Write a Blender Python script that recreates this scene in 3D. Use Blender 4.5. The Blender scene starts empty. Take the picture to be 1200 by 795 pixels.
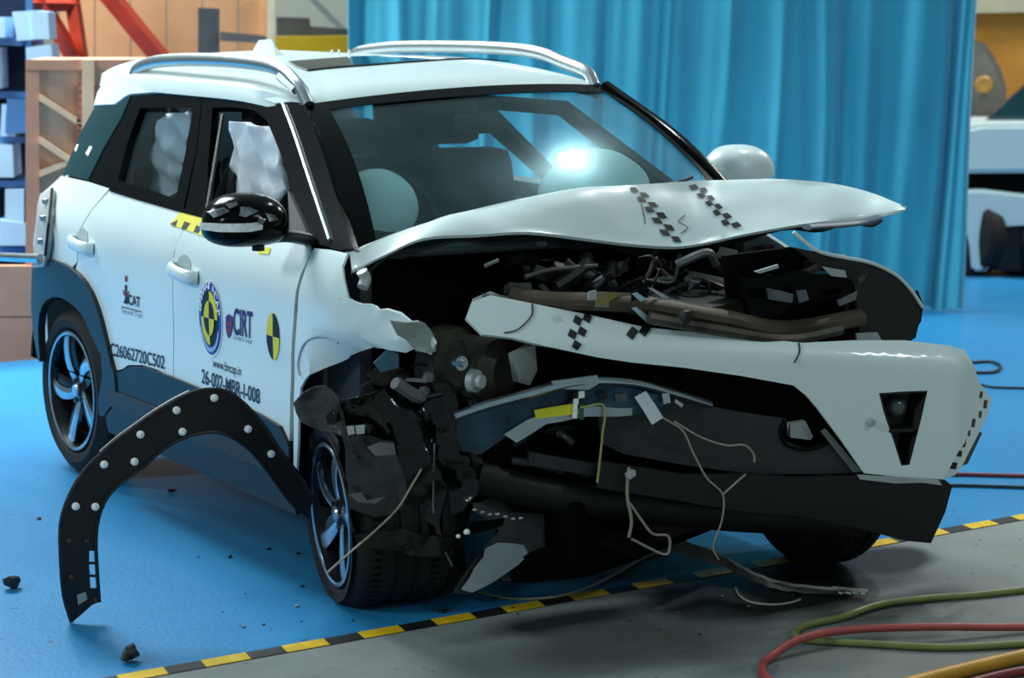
import bpy, bmesh, math, random
import numpy as np
from mathutils import Vector, Matrix, noise
from mathutils.geometry import delaunay_2d_cdt

noise.seed_set(5)
scene = bpy.context.scene
COL = scene.collection

# ------------------------------------------------------------------ camera
CAM = np.array([6.147, -3.826, 1.801])
FPX = 2373.6
def _axes(yaw, pit, rol):
    f = np.array([math.cos(pit)*math.cos(yaw), math.cos(pit)*math.sin(yaw), math.sin(pit)])
    r = np.cross(f, [0, 0, 1]); r /= np.linalg.norm(r); u = np.cross(r, f)
    return r*math.cos(rol)+u*math.sin(rol), -r*math.sin(rol)+u*math.cos(rol), f
RV, UV, FV = _axes(*[math.radians(a) for a in (145.78, -9.02, 0.95)])
cd = bpy.data.cameras.new('camera'); cam = bpy.data.objects.new('camera', cd); COL.objects.link(cam)
cam.matrix_world = Matrix(((RV[0], UV[0], -FV[0], CAM[0]), (RV[1], UV[1], -FV[1], CAM[1]), (RV[2], UV[2], -FV[2], CAM[2]), (0, 0, 0, 1)))
cd.sensor_width = 36; cd.lens = FPX*36/1200; cd.clip_end = 200
cd.dof.use_dof = True; cd.dof.focus_distance = 6.5; cd.dof.aperture_fstop = 3.2
scene.camera = cam

# ------------------------------------------------------------------ world and lamps
scene.view_settings.view_transform = 'Standard'; scene.view_settings.look = 'None'
scene.view_settings.gamma = 1; scene.view_settings.use_curve_mapping = False
scene.view_settings.exposure = 0.6
wd = bpy.data.worlds.new('hall_air'); scene.world = wd; wd.use_nodes = True
wd.node_tree.nodes['Background'].inputs[0].default_value = (0.50, 0.73, 0.78, 1)
wd.node_tree.nodes['Background'].inputs[1].default_value = 0.25
def lamp(name, loc, target, power, size, color=(1, 1, 1), shape='DISK', spread=None):
    l = bpy.data.lights.new(name, 'AREA'); l.energy = power; l.size = size; l.color = color; l.shape = shape
    if spread: l.spread = math.radians(spread)
    o = bpy.data.objects.new(name, l); COL.objects.link(o); o.location = loc
    o.rotation_euler = (Vector(target)-Vector(loc)).to_track_quat('-Z', 'Y').to_euler()
    return o
lamp('ceiling_light_panel', (-6.8, -1.0, 7.4), (-1.2, -.2, .8), 800, 3.4, (0.86, 0.98, 1.0), 'SQUARE')
lamp('flood_lamp', (0.4, -8.5, 4.4), (0.2, 0, 0.6), 150, 1.3, (0.90, 0.99, 1.0))
lamp('flood_lamp_rear', (-7.0, -5.0, 5.5), (-1.0, 0, 0.8), 70, 1.5, (0.95, 0.98, 1.0))
lamp('high_bay_lamp', (-1.15, 4.75, 7.7), (0.65, 0.14, 1.34), 105, 0.50, (0.93, 1.0, 1.0))

lamp('back_fill_lamp', (-3.2, -4.2, 6.5), (-5.8, -1.2, 0.8), 230, 1.2, (1.0, 0.98, 0.94), spread=82)  # added fill, brightens the rack, boards and crate at far left
lamp('side_fill_lamp', (-2.4, 9.5, 6.5), (-4.6, 7.4, 0.8), 260, 1.2, (1.0, 0.98, 0.94))  # unseen fill added to brighten the second car beyond the curtain
lamp('front_hall_lamp', (9.0, 2.5, 6.5), (1.2, -.3, .6), 60, 0.7, (0.95, 0.98, 1.0))

# ------------------------------------------------------------------ geometry helpers
def ray(px, py): return FV + RV*(px-600)/FPX - UV*(py-397.5)/FPX
def at(px, py, ax, val):
    """world point seen at photo pixel (px,py) on the real plane x=val / y=val / z=val"""
    d = ray(px, py); i = 'xyz'.index(ax)
    return Vector(CAM + d*((val-CAM[i])/d[i]))
def hit(px, py, g, t0=3.5, t1=11.0):
    d = ray(px, py); ts = np.linspace(t0, t1, 160); a = t0; ga = g(CAM+d*a)
    best = (1e9, t0)
    for b in ts[1:]:
        gb = g(CAM+d*b)
        if abs(gb) < best[0]: best = (abs(gb), b)
        if ga < 0 <= gb:
            for _ in range(30):
                m = (a+b)/2
                if g(CAM+d*m) < 0: a = m
                else: b = m
            return Vector(CAM+d*a)
        a, ga = b, gb
    return Vector(CAM+d*best[1])
# -- car side surface: half width over (x, z)
def W(x, z):
    if z > 1.11: w = .822-.64*(z-1.11)
    else: w = .90-.078*max(0, (z-.93)/.18)**2-.25*max(0, .35-z)
    w -= .003*math.exp(-((z-.70)/.06)**2)*(1 if z < 1.1 else 0)      # pressed-in feature line low on the doors
    if x < -1.2: w -= .07*((-1.2-x)/.7)**2
    if x > 1.0: w -= .1*((x-1.0)/.9)**2
    return w
def sp(px, py, off=0.0):
    p = hit(px, py, lambda q: q[1]+W(q[0], q[2])+off); return (p.x, p.z)
def side(off=0.0, s=-1): return lambda a, b: Vector((a, s*(W(a, b)+off), b))
# -- roof surface
def roof_z(x, y):
    e = roof_e(x); q = y/e
    zt = 1.634-(.012*((x+.6)/.65)**2 if x > -.6 else 0)
    return zt-.012*q*q-.045*abs(q)**6+.03*q
def roof_e(x): return .575-(.05*((-1.0-x)/.7)**2 if x < -1.0 else 0)
def rp(px, py):
    p = hit(px, py, lambda q: roof_z(q[0], q[1])-q[2]); return (p.x, p.y)
# -- front fascia surface: x over (y, z); the skin folds back above a crease
def crease_z(y): return .825-.075*(y+.15)
def F(y, z, off=0.0):
    yy = min(y, .88)
    x = 1.2+.38*(yy+.63)-(.45*(y-.88) if y > .88 else 0)
    x -= .62*max(0, z-crease_z(y))+.10*max(0, .32-z)
    return x+off
def fp(px, py, off=0.0):
    p = hit(px, py, lambda q: F(q[1], q[2], off)-q[0]); return (p.y, p.z)
def front(off=0.0): return lambda a, b: Vector((F(a, b, off), a, b))

def wmat(o):
    m = o.matrix_basis.copy()
    return (wmat(o.parent) @ o.matrix_parent_inverse @ m) if o.parent else m
def link(o, parent=None):
    COL.objects.link(o)
    if parent: o.parent = parent; o.matrix_parent_inverse = wmat(parent).inverted()     # shapes are written in hall coordinates
    return o
def mesh_obj(name, verts, faces, mats, parent=None, smooth=35, fmat=None):
    me = bpy.data.meshes.new(name); me.from_pydata([tuple(v) for v in verts], [], faces); me.validate()
    for m in (mats if isinstance(mats, (list, tuple)) else [mats]): me.materials.append(m)
    if fmat and len(fmat) == len(me.polygons): me.polygons.foreach_set('material_index', fmat)
    if smooth:
        me.polygons.foreach_set('use_smooth', [True]*len(me.polygons)); me.set_sharp_from_angle(angle=math.radians(smooth))
    me.update()
    return link(bpy.data.objects.new(name, me), parent)
def bm_obj(name, bm, mats, parent=None, smooth=35):
    me = bpy.data.meshes.new(name); bmesh.ops.recalc_face_normals(bm, faces=bm.faces); bm.to_mesh(me); bm.free()
    for m in (mats if isinstance(mats, (list, tuple)) else [mats]): me.materials.append(m)
    if smooth:
        me.polygons.foreach_set('use_smooth', [True]*len(me.polygons)); me.set_sharp_from_angle(angle=math.radians(smooth))
    return link(bpy.data.objects.new(name, me), parent)
def thing(name, loc, label, cat, group=None):
    o = bpy.data.objects.new(name, None); o.location = loc; link(o); o.empty_display_size = .1
    o['label'] = label; o['category'] = cat
    if group: o['group'] = group
    return o
def tag(o, label, cat, group=None):
    o['label'] = label; o['category'] = cat
    if group: o['group'] = group
    return o
def inside(poly, x, y):
    c = False; n = len(poly); j = n-1
    for i in range(n):
        xi, yi = poly[i]; xj, yj = poly[j]
        if (yi > y) != (yj > y) and x < (xj-xi)*(y-yi)/(yj-yi)+xi: c = not c
        j = i
    return c
def dense(poly, step):
    out = []
    for i in range(len(poly)):
        a, b = Vector(poly[i]), Vector(poly[(i+1) % len(poly)])
        n = max(1, int((b-a).length/step))
        for k in range(n): out.append(tuple(a.lerp(b, k/n)))
    return out
def smooth_poly(poly, it=1, keep=()):
    """corner-cutting; points whose index is in keep stay sharp"""
    for _ in range(it):
        out, nk = [], []
        n = len(poly)
        for i in range(n):
            p = Vector(poly[i]); a = Vector(poly[i-1]); b = Vector(poly[(i+1) % n])
            if i in keep: nk.append(len(out)); out.append(tuple(p))
            else: out.append(tuple(p.lerp(a, .25))); out.append(tuple(p.lerp(b, .25)))
        poly, keep = out, set(nk)
    return poly
def panel(name, poly, surf, mat, parent=None, th=.012, step=.06, holes=(), out=None, bump=None, smooth=32):
    """a sheet-metal / plastic panel: outline in the surface's own coordinates, real thickness"""
    b2 = dense(poly, step); V = [Vector(p) for p in b2]; E = [(i, (i+1) % len(b2)) for i in range(len(b2))]
    for h in holes:
        hb = dense(h, step); k = len(V); V += [Vector(p) for p in hb]
        E += [(k+i, k+(i+1) % len(hb)) for i in range(len(hb))]
    xs = [p[0] for p in b2]; ys = [p[1] for p in b2]
    xx = min(xs)+step*.5
    j = 0
    while xx < max(xs):
        yy = min(ys)+step*(.5 if j % 2 else .95)
        while yy < max(ys):
            if inside(poly, xx, yy) and not any(inside(h, xx, yy) for h in holes): V.append(Vector((xx, yy)))
            yy += step
        xx += step*.87; j += 1
    r = delaunay_2d_cdt(V, E, [], 2 if holes else 1, 1e-5)
    v2, f2 = r[0], r[2]
    tris = []
    for f in f2:
        c = sum((v2[i] for i in f), Vector((0, 0)))/len(f)
        if inside(poly, c.x, c.y) and not any(inside(h, c.x, c.y) for h in holes): tris.append(tuple(f))
    P = [surf(v.x, v.y) for v in v2]
    if bump: P = [bump(p) for p in P]
    N = [Vector((0, 0, 0)) for _ in P]
    for f in tris:
        n = (P[f[1]]-P[f[0]]).cross(P[f[2]]-P[f[0]])
        for i in f: N[i] += n
    tot = sum(N, Vector((0, 0, 0)))
    ref = Vector(out) if out is not None else Vector(CAM)-P[0]
    if tot.dot(ref) < 0: tris = [tuple(reversed(f)) for f in tris]; N = [-n for n in N]
    n = len(P)
    Q = P+[p-(nn.normalized()*th if nn.length > 1e-12 else Vector((0, 0, 0))) for p, nn in zip(P, N)]
    ed = {}
    for f in tris:
        for i in range(len(f)):
            a, b = f[i], f[(i+1) % len(f)]; ed[(a, b)] = 1
    F2 = list(tris)+[tuple(n+i for i in reversed(f)) for f in tris]
    for (a, b) in ed:
        if (b, a) not in ed: F2.append((b, a, n+a, n+b))
    return mesh_obj(name, Q, F2, mat, parent, smooth)
def spanel(name, pix, mat, parent, off=0.0, th=.012, step=.06, holes=(), sm=0, keep=(), extra=None, mirror=False):
    poly = [sp(*p, off) if len(p) == 2 else (p[1], p[2]) for p in pix]      # ('w', x, z) = point given in car coordinates
    if sm: poly = smooth_poly(poly, sm, set(keep))
    H = [[sp(*p, off) if len(p) == 2 else (p[1], p[2]) for p in h] for h in holes]
    o = panel(name, poly, side(off), mat, parent, th, step, H, out=(0, -1, .1))
    if mirror: panel(name, poly, side(off, 1), mat, parent, th, step, H, out=(0, 1, .1))
    return o
def fpanel(name, pix, mat, parent, off=0.0, th=.01, step=.07, holes=(), sm=0, keep=()):
    poly = [fp(*p, off) for p in pix]
    if sm: poly = smooth_poly(poly, sm, set(keep))
    return panel(name, poly, front(off), mat, parent, th, step, [[fp(*p, off) for p in h] for h in holes], out=(1, -.3, .1))
def crumple(amp, freq, seed):
    def f(p):
        q = p*freq+Vector((seed*3.1, seed*1.7, seed*.9))
        return p+noise.noise_vector(q)*amp+noise.noise_vector(q*2.3)*amp*.5
    return f
def shard(name, pix, x0, mat, parent, ax=0.0, az=0.0, th=.006, step=.05, amp=.0, freq=6, seed=1, smooth=25):
    """bent plate facing forwards: lies on the plane x = x0 + ax*y + az*z"""
    n = Vector((1, -ax, -az))
    pts = []
    for (px, py) in pix:
        d = Vector(ray(px, py)); c = Vector(CAM); t = (x0-n.dot(c))/n.dot(d); p = c+d*t; pts.append((p.y, p.z))
    return panel(name, pts, lambda a, b: Vector((x0+ax*a+az*b, a, b)), mat, parent, th, step, bump=crumple(amp, freq, seed) if amp else None, smooth=smooth)
def catmull(pts, n=8):
    pts = [Vector(p) for p in pts]
    if len(pts) < 3: return pts
    q = [pts[0]*2-pts[1]]+pts+[pts[-1]*2-pts[-2]]; out = []
    for i in range(1, len(q)-2):
        for k in range(n):
            t = k/n; a, b, c, d = q[i-1:i+3]
            out.append(.5*((2*b)+(c-a)*t+(2*a-5*b+4*c-d)*t*t+(3*b-3*c+d-a)*t**3))
    return out+[pts[-1]]
def tube_data(pts, r, seg=8, flat=None, up=None):
    """swept tube; r number or list; flat=(w,h) elliptical section with 'up' hint"""
    V, Fc = [], []
    n = len(pts); prev = None
    for i, p in enumerate(pts):
        t = (pts[min(i+1, n-1)]-pts[max(i-1, 0)]).normalized()
        if up is not None: a = Vector(up)-t*t.dot(Vector(up))
        elif prev is None: a = t.orthogonal()
        else: a = prev-t*t.dot(prev)
        a.normalize(); prev = a; b = t.cross(a)
        rr = r[i] if isinstance(r, (list, tuple)) else r
        for k in range(seg):
            g = 2*math.pi*k/seg
            V.append(p+(a*math.cos(g)*(flat[1] if flat else rr)+b*math.sin(g)*(flat[0] if flat else rr)))
    for i in range(n-1):
        for k in range(seg):
            a = i*seg+k; b = i*seg+(k+1) % seg; Fc.append((a, b, b+seg, a+seg))
    Fc.append(tuple(reversed(range(seg)))); Fc.append(tuple(range((n-1)*seg, n*seg)))
    return V, Fc
def tube(name, pts, r, mat, parent=None, seg=8, n=6, flat=None, up=None, curve=True):
    P = catmull(pts, n) if curve else [Vector(p) for p in pts]
    if isinstance(r, (list, tuple)):
        r = [r[min(len(r)-1, int(i*len(r)/len(P)))] for i in range(len(P))]
    V, Fc = tube_data(P, r, seg, flat, up)
    return mesh_obj(name, V, Fc, mat, parent, 40)
def box(name, c, s, mat, parent=None, rot=None, bev=.0, taper=None):
    bm = bmesh.new(); bmesh.ops.create_cube(bm, size=1)
    for v in bm.verts:
        if taper and v.co.z > 0: v.co.x *= taper; v.co.y *= taper
        v.co = Vector((v.co.x*s[0], v.co.y*s[1], v.co.z*s[2]))
    if bev: bmesh.ops.bevel(bm, geom=list(bm.edges), offset=bev, segments=2, affect='EDGES', profile=.6)
    if rot: bmesh.ops.rotate(bm, verts=bm.verts, matrix=Matrix.Rotation(rot[2], 3, 'Z') @ Matrix.Rotation(rot[1], 3, 'Y') @ Matrix.Rotation(rot[0], 3, 'X'))
    bmesh.ops.translate(bm, verts=bm.verts, vec=c)
    return bm_obj(name, bm, mat, parent)
def lathe(name, prof, mat, parent=None, M=None, seg=40, close=False, smooth=35):
    """prof: (radius, axial); axis = local y before M"""
    V, Fc = [], []
    for (r, h) in prof:
        for k in range(seg):
            g = 2*math.pi*k/seg; V.append(Vector((r*math.cos(g), h, r*math.sin(g))))
    n = len(prof)
    for i in range(n if close else n-1):
        j = (i+1) % n
        for k in range(seg): Fc.append((i*seg+k, i*seg+(k+1) % seg, j*seg+(k+1) % seg, j*seg+k))
    if not close:
        if prof[0][0] > 1e-4: Fc.append(tuple(range(seg)))
        if prof[-1][0] > 1e-4: Fc.append(tuple(range((n-1)*seg, n*seg)))
    if M is not None: V = [M @ v for v in V]
    bm = bmesh.new(); vs = [bm.verts.new(v) for v in V]
    for f in Fc:
        try: bm.faces.new([vs[i] for i in f])
        except ValueError: pass
    bmesh.ops.remove_doubles(bm, verts=bm.verts, dist=1e-6)
    return bm_obj(name, bm, mat, parent, smooth)
def grid_obj(name, rows, mat, parent=None, th=0.0, smooth=35, mats=None, fm=None, out=None):
    """sheet from rows of points; th > 0 gives it a back face and rim"""
    R, Cn = len(rows), len(rows[0]); P = [Vector(p) for r in rows for p in r]
    T = [(i*Cn+j, i*Cn+j+1, (i+1)*Cn+j+1, (i+1)*Cn+j) for i in range(R-1) for j in range(Cn-1)]
    N = [Vector((0, 0, 0)) for _ in P]
    for f in T:
        n = (P[f[2]]-P[f[0]]).cross(P[f[3]]-P[f[1]])
        for i in f: N[i] += n
    ref = Vector(out) if out is not None else Vector(CAM)-P[0]
    if sum(N, Vector((0, 0, 0))).dot(ref) < 0: T = [tuple(reversed(f)) for f in T]; N = [-n for n in N]
    if th:
        k = len(P); Q = P+[p-n.normalized()*th for p, n in zip(P, N)]
        ed = set((f[i], f[(i+1) % 4]) for f in T for i in range(4))
        F2 = T+[tuple(k+i for i in reversed(f)) for f in T]+[(b, a, k+a, k+b) for (a, b) in ed if (b, a) not in ed]
        return mesh_obj(name, Q, F2, mats or mat, parent, smooth)
    return mesh_obj(name, P, T, mats or mat, parent, smooth)
def text_on(name, s, o_px, r_px, h, mat, parent, surf=None, hit2=None, off=.003, bold=0.0, shear=0.0, spacing=1.0):
    """flat lettering that follows the panel: from pixel o to pixel r along its baseline, letter height h metres"""
    a = Vector(hit2(*o_px)); b = Vector(hit2(*r_px)); d = b-a; L = d.length; d.normalize(); u = Vector((0, 1))
    c = bpy.data.curves.new(name, 'FONT'); c.body = s; c.size = 1; c.offset = bold; c.shear = shear; c.space_character = spacing
    t = bpy.data.objects.new(name, c); COL.objects.link(t)
    me = bpy.data.meshes.new_from_object(t.evaluated_get(bpy.context.evaluated_depsgraph_get()))
    bpy.data.objects.remove(t); bpy.data.curves.remove(c)
    xs = [v.co.x for v in me.vertices]; x0, x1 = min(xs), max(xs)
    for v in me.vertices:
        q = a+d*((v.co.x-x0)/(x1-x0)*L)+u*(v.co.y*h/.70)
        v.co = surf(q.x, q.y)
    me.name = name; me.materials.clear(); me.materials.append(mat)
    return link(bpy.data.objects.new(name, me), parent)
def decal(name, polys, surf, mats, parent):
    """flat print: list of (polygon in surface coordinates, material index)"""
    V, Fc, fm = [], [], []
    for k, (poly, mi) in enumerate(polys):
        i0 = len(V); b2 = [Vector(p) for p in poly]
        r = delaunay_2d_cdt(b2, [(i, (i+1) % len(b2)) for i in range(len(b2))], [], 1, 1e-7)
        V += [surf(v.x, v.y) for v in r[0]]
        for f in r[2]: Fc.append(tuple(i0+i for i in f)); fm.append(mi)
    return mesh_obj(name, V, Fc, mats, parent, 0, fm)
def circ(c, ra, rb, n=28, a0=0, a1=2*math.pi, close=False):
    p = [(c[0]+ra*math.cos(a0+(a1-a0)*i/n), c[1]+rb*math.sin(a0+(a1-a0)*i/n)) for i in range(n+(0 if a1-a0 > 6.28 else 1))]
    if close: p.append(c)
    return p
def annulus(c, r0, r1, a0, a1, n=12):
    """ring sector, elliptical radii (ra, rb)"""
    return [(c[0]+r1[0]*math.cos(a0+(a1-a0)*i/n), c[1]+r1[1]*math.sin(a0+(a1-a0)*i/n)) for i in range(n+1)] + \
           [(c[0]+r0[0]*math.cos(a1-(a1-a0)*i/n), c[1]+r0[1]*math.sin(a1-(a1-a0)*i/n)) for i in range(n+1)]

# ------------------------------------------------------------------ materials
def srgb(h):
    h = h.lstrip('#'); c = [int(h[i:i+2], 16)/255 for i in (0, 2, 4)]
    return tuple(x/12.92 if x <= .04045 else ((x+.055)/1.055)**2.4 for x in c)+(1,)
MATS = {}
def mat(name, col='#808080', rough=.5, metal=0.0, var=.08, scale=8, bump=0.0, bscale=60, coat=0.0, col2=None, trans=0.0, ior=1.45, spec=.5, sheen=0.0):
    if name in MATS: return MATS[name]
    m = bpy.data.materials.new(name); m.use_nodes = True; nt = m.node_tree; b = nt.nodes['Principled BSDF']
    c = srgb(col) if isinstance(col, str) else col
    b.inputs['Roughness'].default_value = rough; b.inputs['Metallic'].default_value = metal
    b.inputs['Coat Weight'].default_value = coat; b.inputs['Coat Roughness'].default_value = .06
    b.inputs['IOR'].default_value = ior; b.inputs['Transmission Weight'].default_value = trans
    b.inputs['Specular IOR Level'].default_value = spec
    b.inputs['Sheen Weight'].default_value = sheen
    tc = nt.nodes.new('ShaderNodeTexCoord')
    n = nt.nodes.new('ShaderNodeTexNoise'); n.inputs['Scale'].default_value = scale; n.inputs['Detail'].default_value = 5
    nt.links.new(tc.outputs['Object'], n.inputs['Vector'])
    r = nt.nodes.new('ShaderNodeValToRGB')
    k = srgb(col2) if isinstance(col2, str) else tuple(x*(1-var*2) for x in c[:3])+(1,)
    r.color_ramp.elements[0].color = k; r.color_ramp.elements[1].color = c
    r.color_ramp.elements[0].position = .3; r.color_ramp.elements[1].position = .65
    nt.links.new(n.outputs['Fac'], r.inputs['Fac']); nt.links.new(r.outputs['Color'], b.inputs['Base Color'])
    if bump:
        n2 = nt.nodes.new('ShaderNodeTexNoise'); n2.inputs['Scale'].default_value = bscale; n2.inputs['Detail'].default_value = 3
        nt.links.new(tc.outputs['Object'], n2.inputs['Vector'])
        bp = nt.nodes.new('ShaderNodeBump'); bp.inputs['Strength'].default_value = bump; bp.inputs['Distance'].default_value = .01
        nt.links.new(n2.outputs['Fac'], bp.inputs['Height']); nt.links.new(bp.outputs['Normal'], b.inputs['Normal'])
    MATS[name] = m
    return m
def glass_mat(name, tint, refl=1.0, dirt=0.0):
    """thin pane: clear tint plus mirror gloss by viewing angle, with a little grime"""
    m = bpy.data.materials.new(name); m.use_nodes = True; nt = m.node_tree; nt.nodes.clear()
    o = nt.nodes.new('ShaderNodeOutputMaterial'); t = nt.nodes.new('ShaderNodeBsdfTransparent'); t.inputs[0].default_value = tint
    g = nt.nodes.new('ShaderNodeBsdfGlossy'); g.inputs['Roughness'].default_value = .02
    lw = nt.nodes.new('ShaderNodeLayerWeight'); lw.inputs[0].default_value = .5
    pw = nt.nodes.new('ShaderNodeMath'); pw.operation = 'POWER'; pw.inputs[1].default_value = 5; nt.links.new(lw.outputs['Facing'], pw.inputs[0])
    f = nt.nodes.new('ShaderNodeMath'); f.operation = 'MULTIPLY_ADD'; f.inputs[1].default_value = .92; f.inputs[2].default_value = .03; nt.links.new(pw.outputs[0], f.inputs[0])
    mx = nt.nodes.new('ShaderNodeMixShader'); nt.links.new(f.outputs[0], mx.inputs[0]); nt.links.new(t.outputs[0], mx.inputs[1]); nt.links.new(g.outputs[0], mx.inputs[2])
    last = mx
    if dirt:
        tc = nt.nodes.new('ShaderNodeTexCoord'); n = nt.nodes.new('ShaderNodeTexNoise'); n.inputs['Scale'].default_value = 3.2; n.inputs['Detail'].default_value = 6
        nt.links.new(tc.outputs['Object'], n.inputs['Vector'])
        r = nt.nodes.new('ShaderNodeMapRange'); r.inputs[1].default_value = .42; r.inputs[2].default_value = .75; r.inputs[3].default_value = dirt*.35; r.inputs[4].default_value = dirt
        nt.links.new(n.outputs['Fac'], r.inputs[0])
        h = nt.nodes.new('ShaderNodeBsdfGlossy'); h.inputs['Roughness'].default_value = .22; h.inputs['Color'].default_value = (.6, .85, .92, 1)
        m2 = nt.nodes.new('ShaderNodeMixShader'); nt.links.new(r.outputs[0], m2.inputs[0]); nt.links.new(mx.outputs[0], m2.inputs[1]); nt.links.new(h.outputs[0], m2.inputs[2]); last = m2
    nt.links.new(last.outputs[0], o.inputs[0]); MATS[name] = m
    return m
WHITE = mat('white_paint', '#D9E8E8', .34, 0, .02, 3, coat=.25)
WHITE_ROOF = WHITE
BLACK_GLOSS = mat('gloss_black', '#050607', .16, 0, .1, spec=.12)
BLACK = mat('black_plastic', '#0C0D0E', .5, 0, .15, 14, bump=.1, bscale=200)
DARKGREY = mat('dark_grey_plastic', '#2B2E30', .5, 0, .12, 10, bump=.12, bscale=150)
CLAD = mat('cladding_plastic', '#14181C', .42, 0, .12, 10, bump=.08, bscale=240)
GREY = mat('grey_plastic', '#6B6F70', .5, 0, .15, 9)
PALE = mat('pale_plastic', '#A9B0B0', .45, 0, .1, 9)
RUBBER = mat('tyre_rubber', '#0B0C0C', .75, 0, .15, 20, bump=.15, bscale=120)
ALU = mat('bare_aluminium', '#B9C3CA', .3, 1, .1, 12)
STEEL = mat('dull_steel', '#6E7478', .38, .9, .25, 14)
RAIL = mat('satin_rail', '#B4BDC0', .3, .85, .04, 5)
RIM_D = mat('rim_dark', '#22262B', .3, .6, .1)
RIM_L = mat('rim_machined', '#B7C7D2', .22, .9, .05)
DIRTY = mat('grimy_metal', '#5A564B', .5, .5, .3, 7, col2='#2A2720')
BRONZE = mat('dusty_brown_metal', '#55493C', .5, .3, .25, 6, col2='#28221B')
VOID = mat('cavity_shade_black', '#030303', .85, 0, .1, spec=.1)  # near-black: shade of cavities and underbody put into the colour
CLOTH_SEAT = mat('seat_cloth', '#25282A', .9, 0, .15, 20)
AIRBAG = mat('airbag_cloth', '#D2DCE4', .75, 0, .08, 6, bump=.5, bscale=9)
AIRBAG2 = mat('airbag_dome', '#E0E8E8', .8, 0, .08, 6, bump=.15, bscale=14)
YELLOW = mat('yellow_print', '#E3D92B', .5, 0, .05)
BLACKPRINT = mat('black_print', '#0A0B0C', .5, 0, .05)
WHITEPRINT = mat('white_print', '#EEF1F0', .5, 0, .03)
BLUEPRINT = mat('blue_print', '#2F4FB4', .4, 0, .05)
NAVY = mat('navy_print', '#1E2A44', .5, 0, .05)
REDPRINT = mat('red_print', '#9C2440', .5, 0, .08)
TEALGLASS = mat('dark_teal_glass', '#0F3A42', .06, 0, .1, coat=.3)
WIRE = mat('beige_wire', '#9A9482', .5, 0, .1)
# ------------------------------------------------------------------ setting
def floor_mat(name, col, col2, rough, stains, scale=1.2, fine=30):
    m = bpy.data.materials.new(name); m.use_nodes = True; nt = m.node_tree; b = nt.nodes['Principled BSDF']; L = nt.links.new
    tc = nt.nodes.new('ShaderNodeTexCoord')
    def nz(s, d=6, dist=0):
        n = nt.nodes.new('ShaderNodeTexNoise'); n.inputs['Scale'].default_value = s; n.inputs['Detail'].default_value = d; n.inputs['Distortion'].default_value = dist
        L(tc.outputs['Object'], n.inputs['Vector']); return n
    def ramp(n, p0, p1, c0, c1):
        r = nt.nodes.new('ShaderNodeValToRGB'); r.color_ramp.elements[0].position = p0; r.color_ramp.elements[1].position = p1
        r.color_ramp.elements[0].color = c0; r.color_ramp.elements[1].color = c1; L(n.outputs['Fac'], r.inputs['Fac']); return r
    base = ramp(nz(scale, 7, .6), .3, .7, srgb(col2), srgb(col))
    col_out = base.outputs['Color']
    sp_ = ramp(nz(fine, 3), .27, .36, (0, 0, 0, 1), (1, 1, 1, 1))
    mx = nt.nodes.new('ShaderNodeMix'); mx.data_type = 'RGBA'; mx.blend_type = 'MULTIPLY'; mx.inputs[0].default_value = .45
    L(col_out, mx.inputs[6]); L(sp_.outputs['Color'], mx.inputs[7]); col_out = mx.outputs[2]
    ro = None
    for (cx, cy, rx, ry, dark, e) in stains:
        mp = nt.nodes.new('ShaderNodeMapping'); mp.inputs['Location'].default_value = (-cx/rx, -cy/ry, 0); mp.inputs['Scale'].default_value = (1/rx, 1/ry, 0)
        L(tc.outputs['Object'], mp.inputs['Vector'])
        ln = nt.nodes.new('ShaderNodeVectorMath'); ln.operation = 'LENGTH'; L(mp.outputs[0], ln.inputs[0])
        ad = nt.nodes.new('ShaderNodeMath'); ad.operation = 'MULTIPLY_ADD'; ad.inputs[1].default_value = .9; L(nz(2.6, 5, .4).outputs['Fac'], ad.inputs[0]); L(ln.outputs['Value'], ad.inputs[2])
        mr = nt.nodes.new('ShaderNodeMapRange'); mr.inputs[1].default_value = 1.45-e; mr.inputs[2].default_value = 1.45; mr.inputs[3].default_value = 1; mr.inputs[4].default_value = 0; L(ad.outputs[0], mr.inputs[0])
        m3 = nt.nodes.new('ShaderNodeMix'); m3.data_type = 'RGBA'; L(mr.outputs[0], m3.inputs[0]); L(col_out, m3.inputs[6]); m3.inputs[7].default_value = srgb(dark); col_out = m3.outputs[2]
        if ro is None: ro = mr.outputs[0]
        else:
            mm = nt.nodes.new('ShaderNodeMath'); mm.operation = 'MAXIMUM'; L(ro, mm.inputs[0]); L(mr.outputs[0], mm.inputs[1]); ro = mm.outputs[0]
    L(col_out, b.inputs['Base Color'])
    if ro is not None:
        rr = nt.nodes.new('ShaderNodeMapRange'); rr.inputs[3].default_value = rough; rr.inputs[4].default_value = .5; L(ro, rr.inputs[0]); L(rr.outputs[0], b.inputs['Roughness'])
    else: b.inputs['Roughness'].default_value = rough
    b.inputs['Specular IOR Level'].default_value = .3
    bp = nt.nodes.new('ShaderNodeBump'); bp.inputs['Strength'].default_value = .12; bp.inputs['Distance'].default_value = .01; L(nz(60, 4).outputs['Fac'], bp.inputs['Height']); L(bp.outputs['Normal'], b.inputs['Normal'])
    return m
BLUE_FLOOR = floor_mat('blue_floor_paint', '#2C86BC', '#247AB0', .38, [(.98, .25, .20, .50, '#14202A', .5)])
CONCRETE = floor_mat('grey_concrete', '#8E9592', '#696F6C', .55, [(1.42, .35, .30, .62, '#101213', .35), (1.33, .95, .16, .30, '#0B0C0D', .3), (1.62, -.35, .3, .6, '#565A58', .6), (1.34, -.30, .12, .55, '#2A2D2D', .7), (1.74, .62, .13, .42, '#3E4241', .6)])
TX = 1.165                                            # where the blue paint ends
def slab(name, x0, x1, y0, y1, z0, z1, m):
    o = box(name, ((x0+x1)/2, (y0+y1)/2, (z0+z1)/2), (x1-x0, y1-y0, z1-z0), m); o['kind'] = 'structure'; return o
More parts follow.
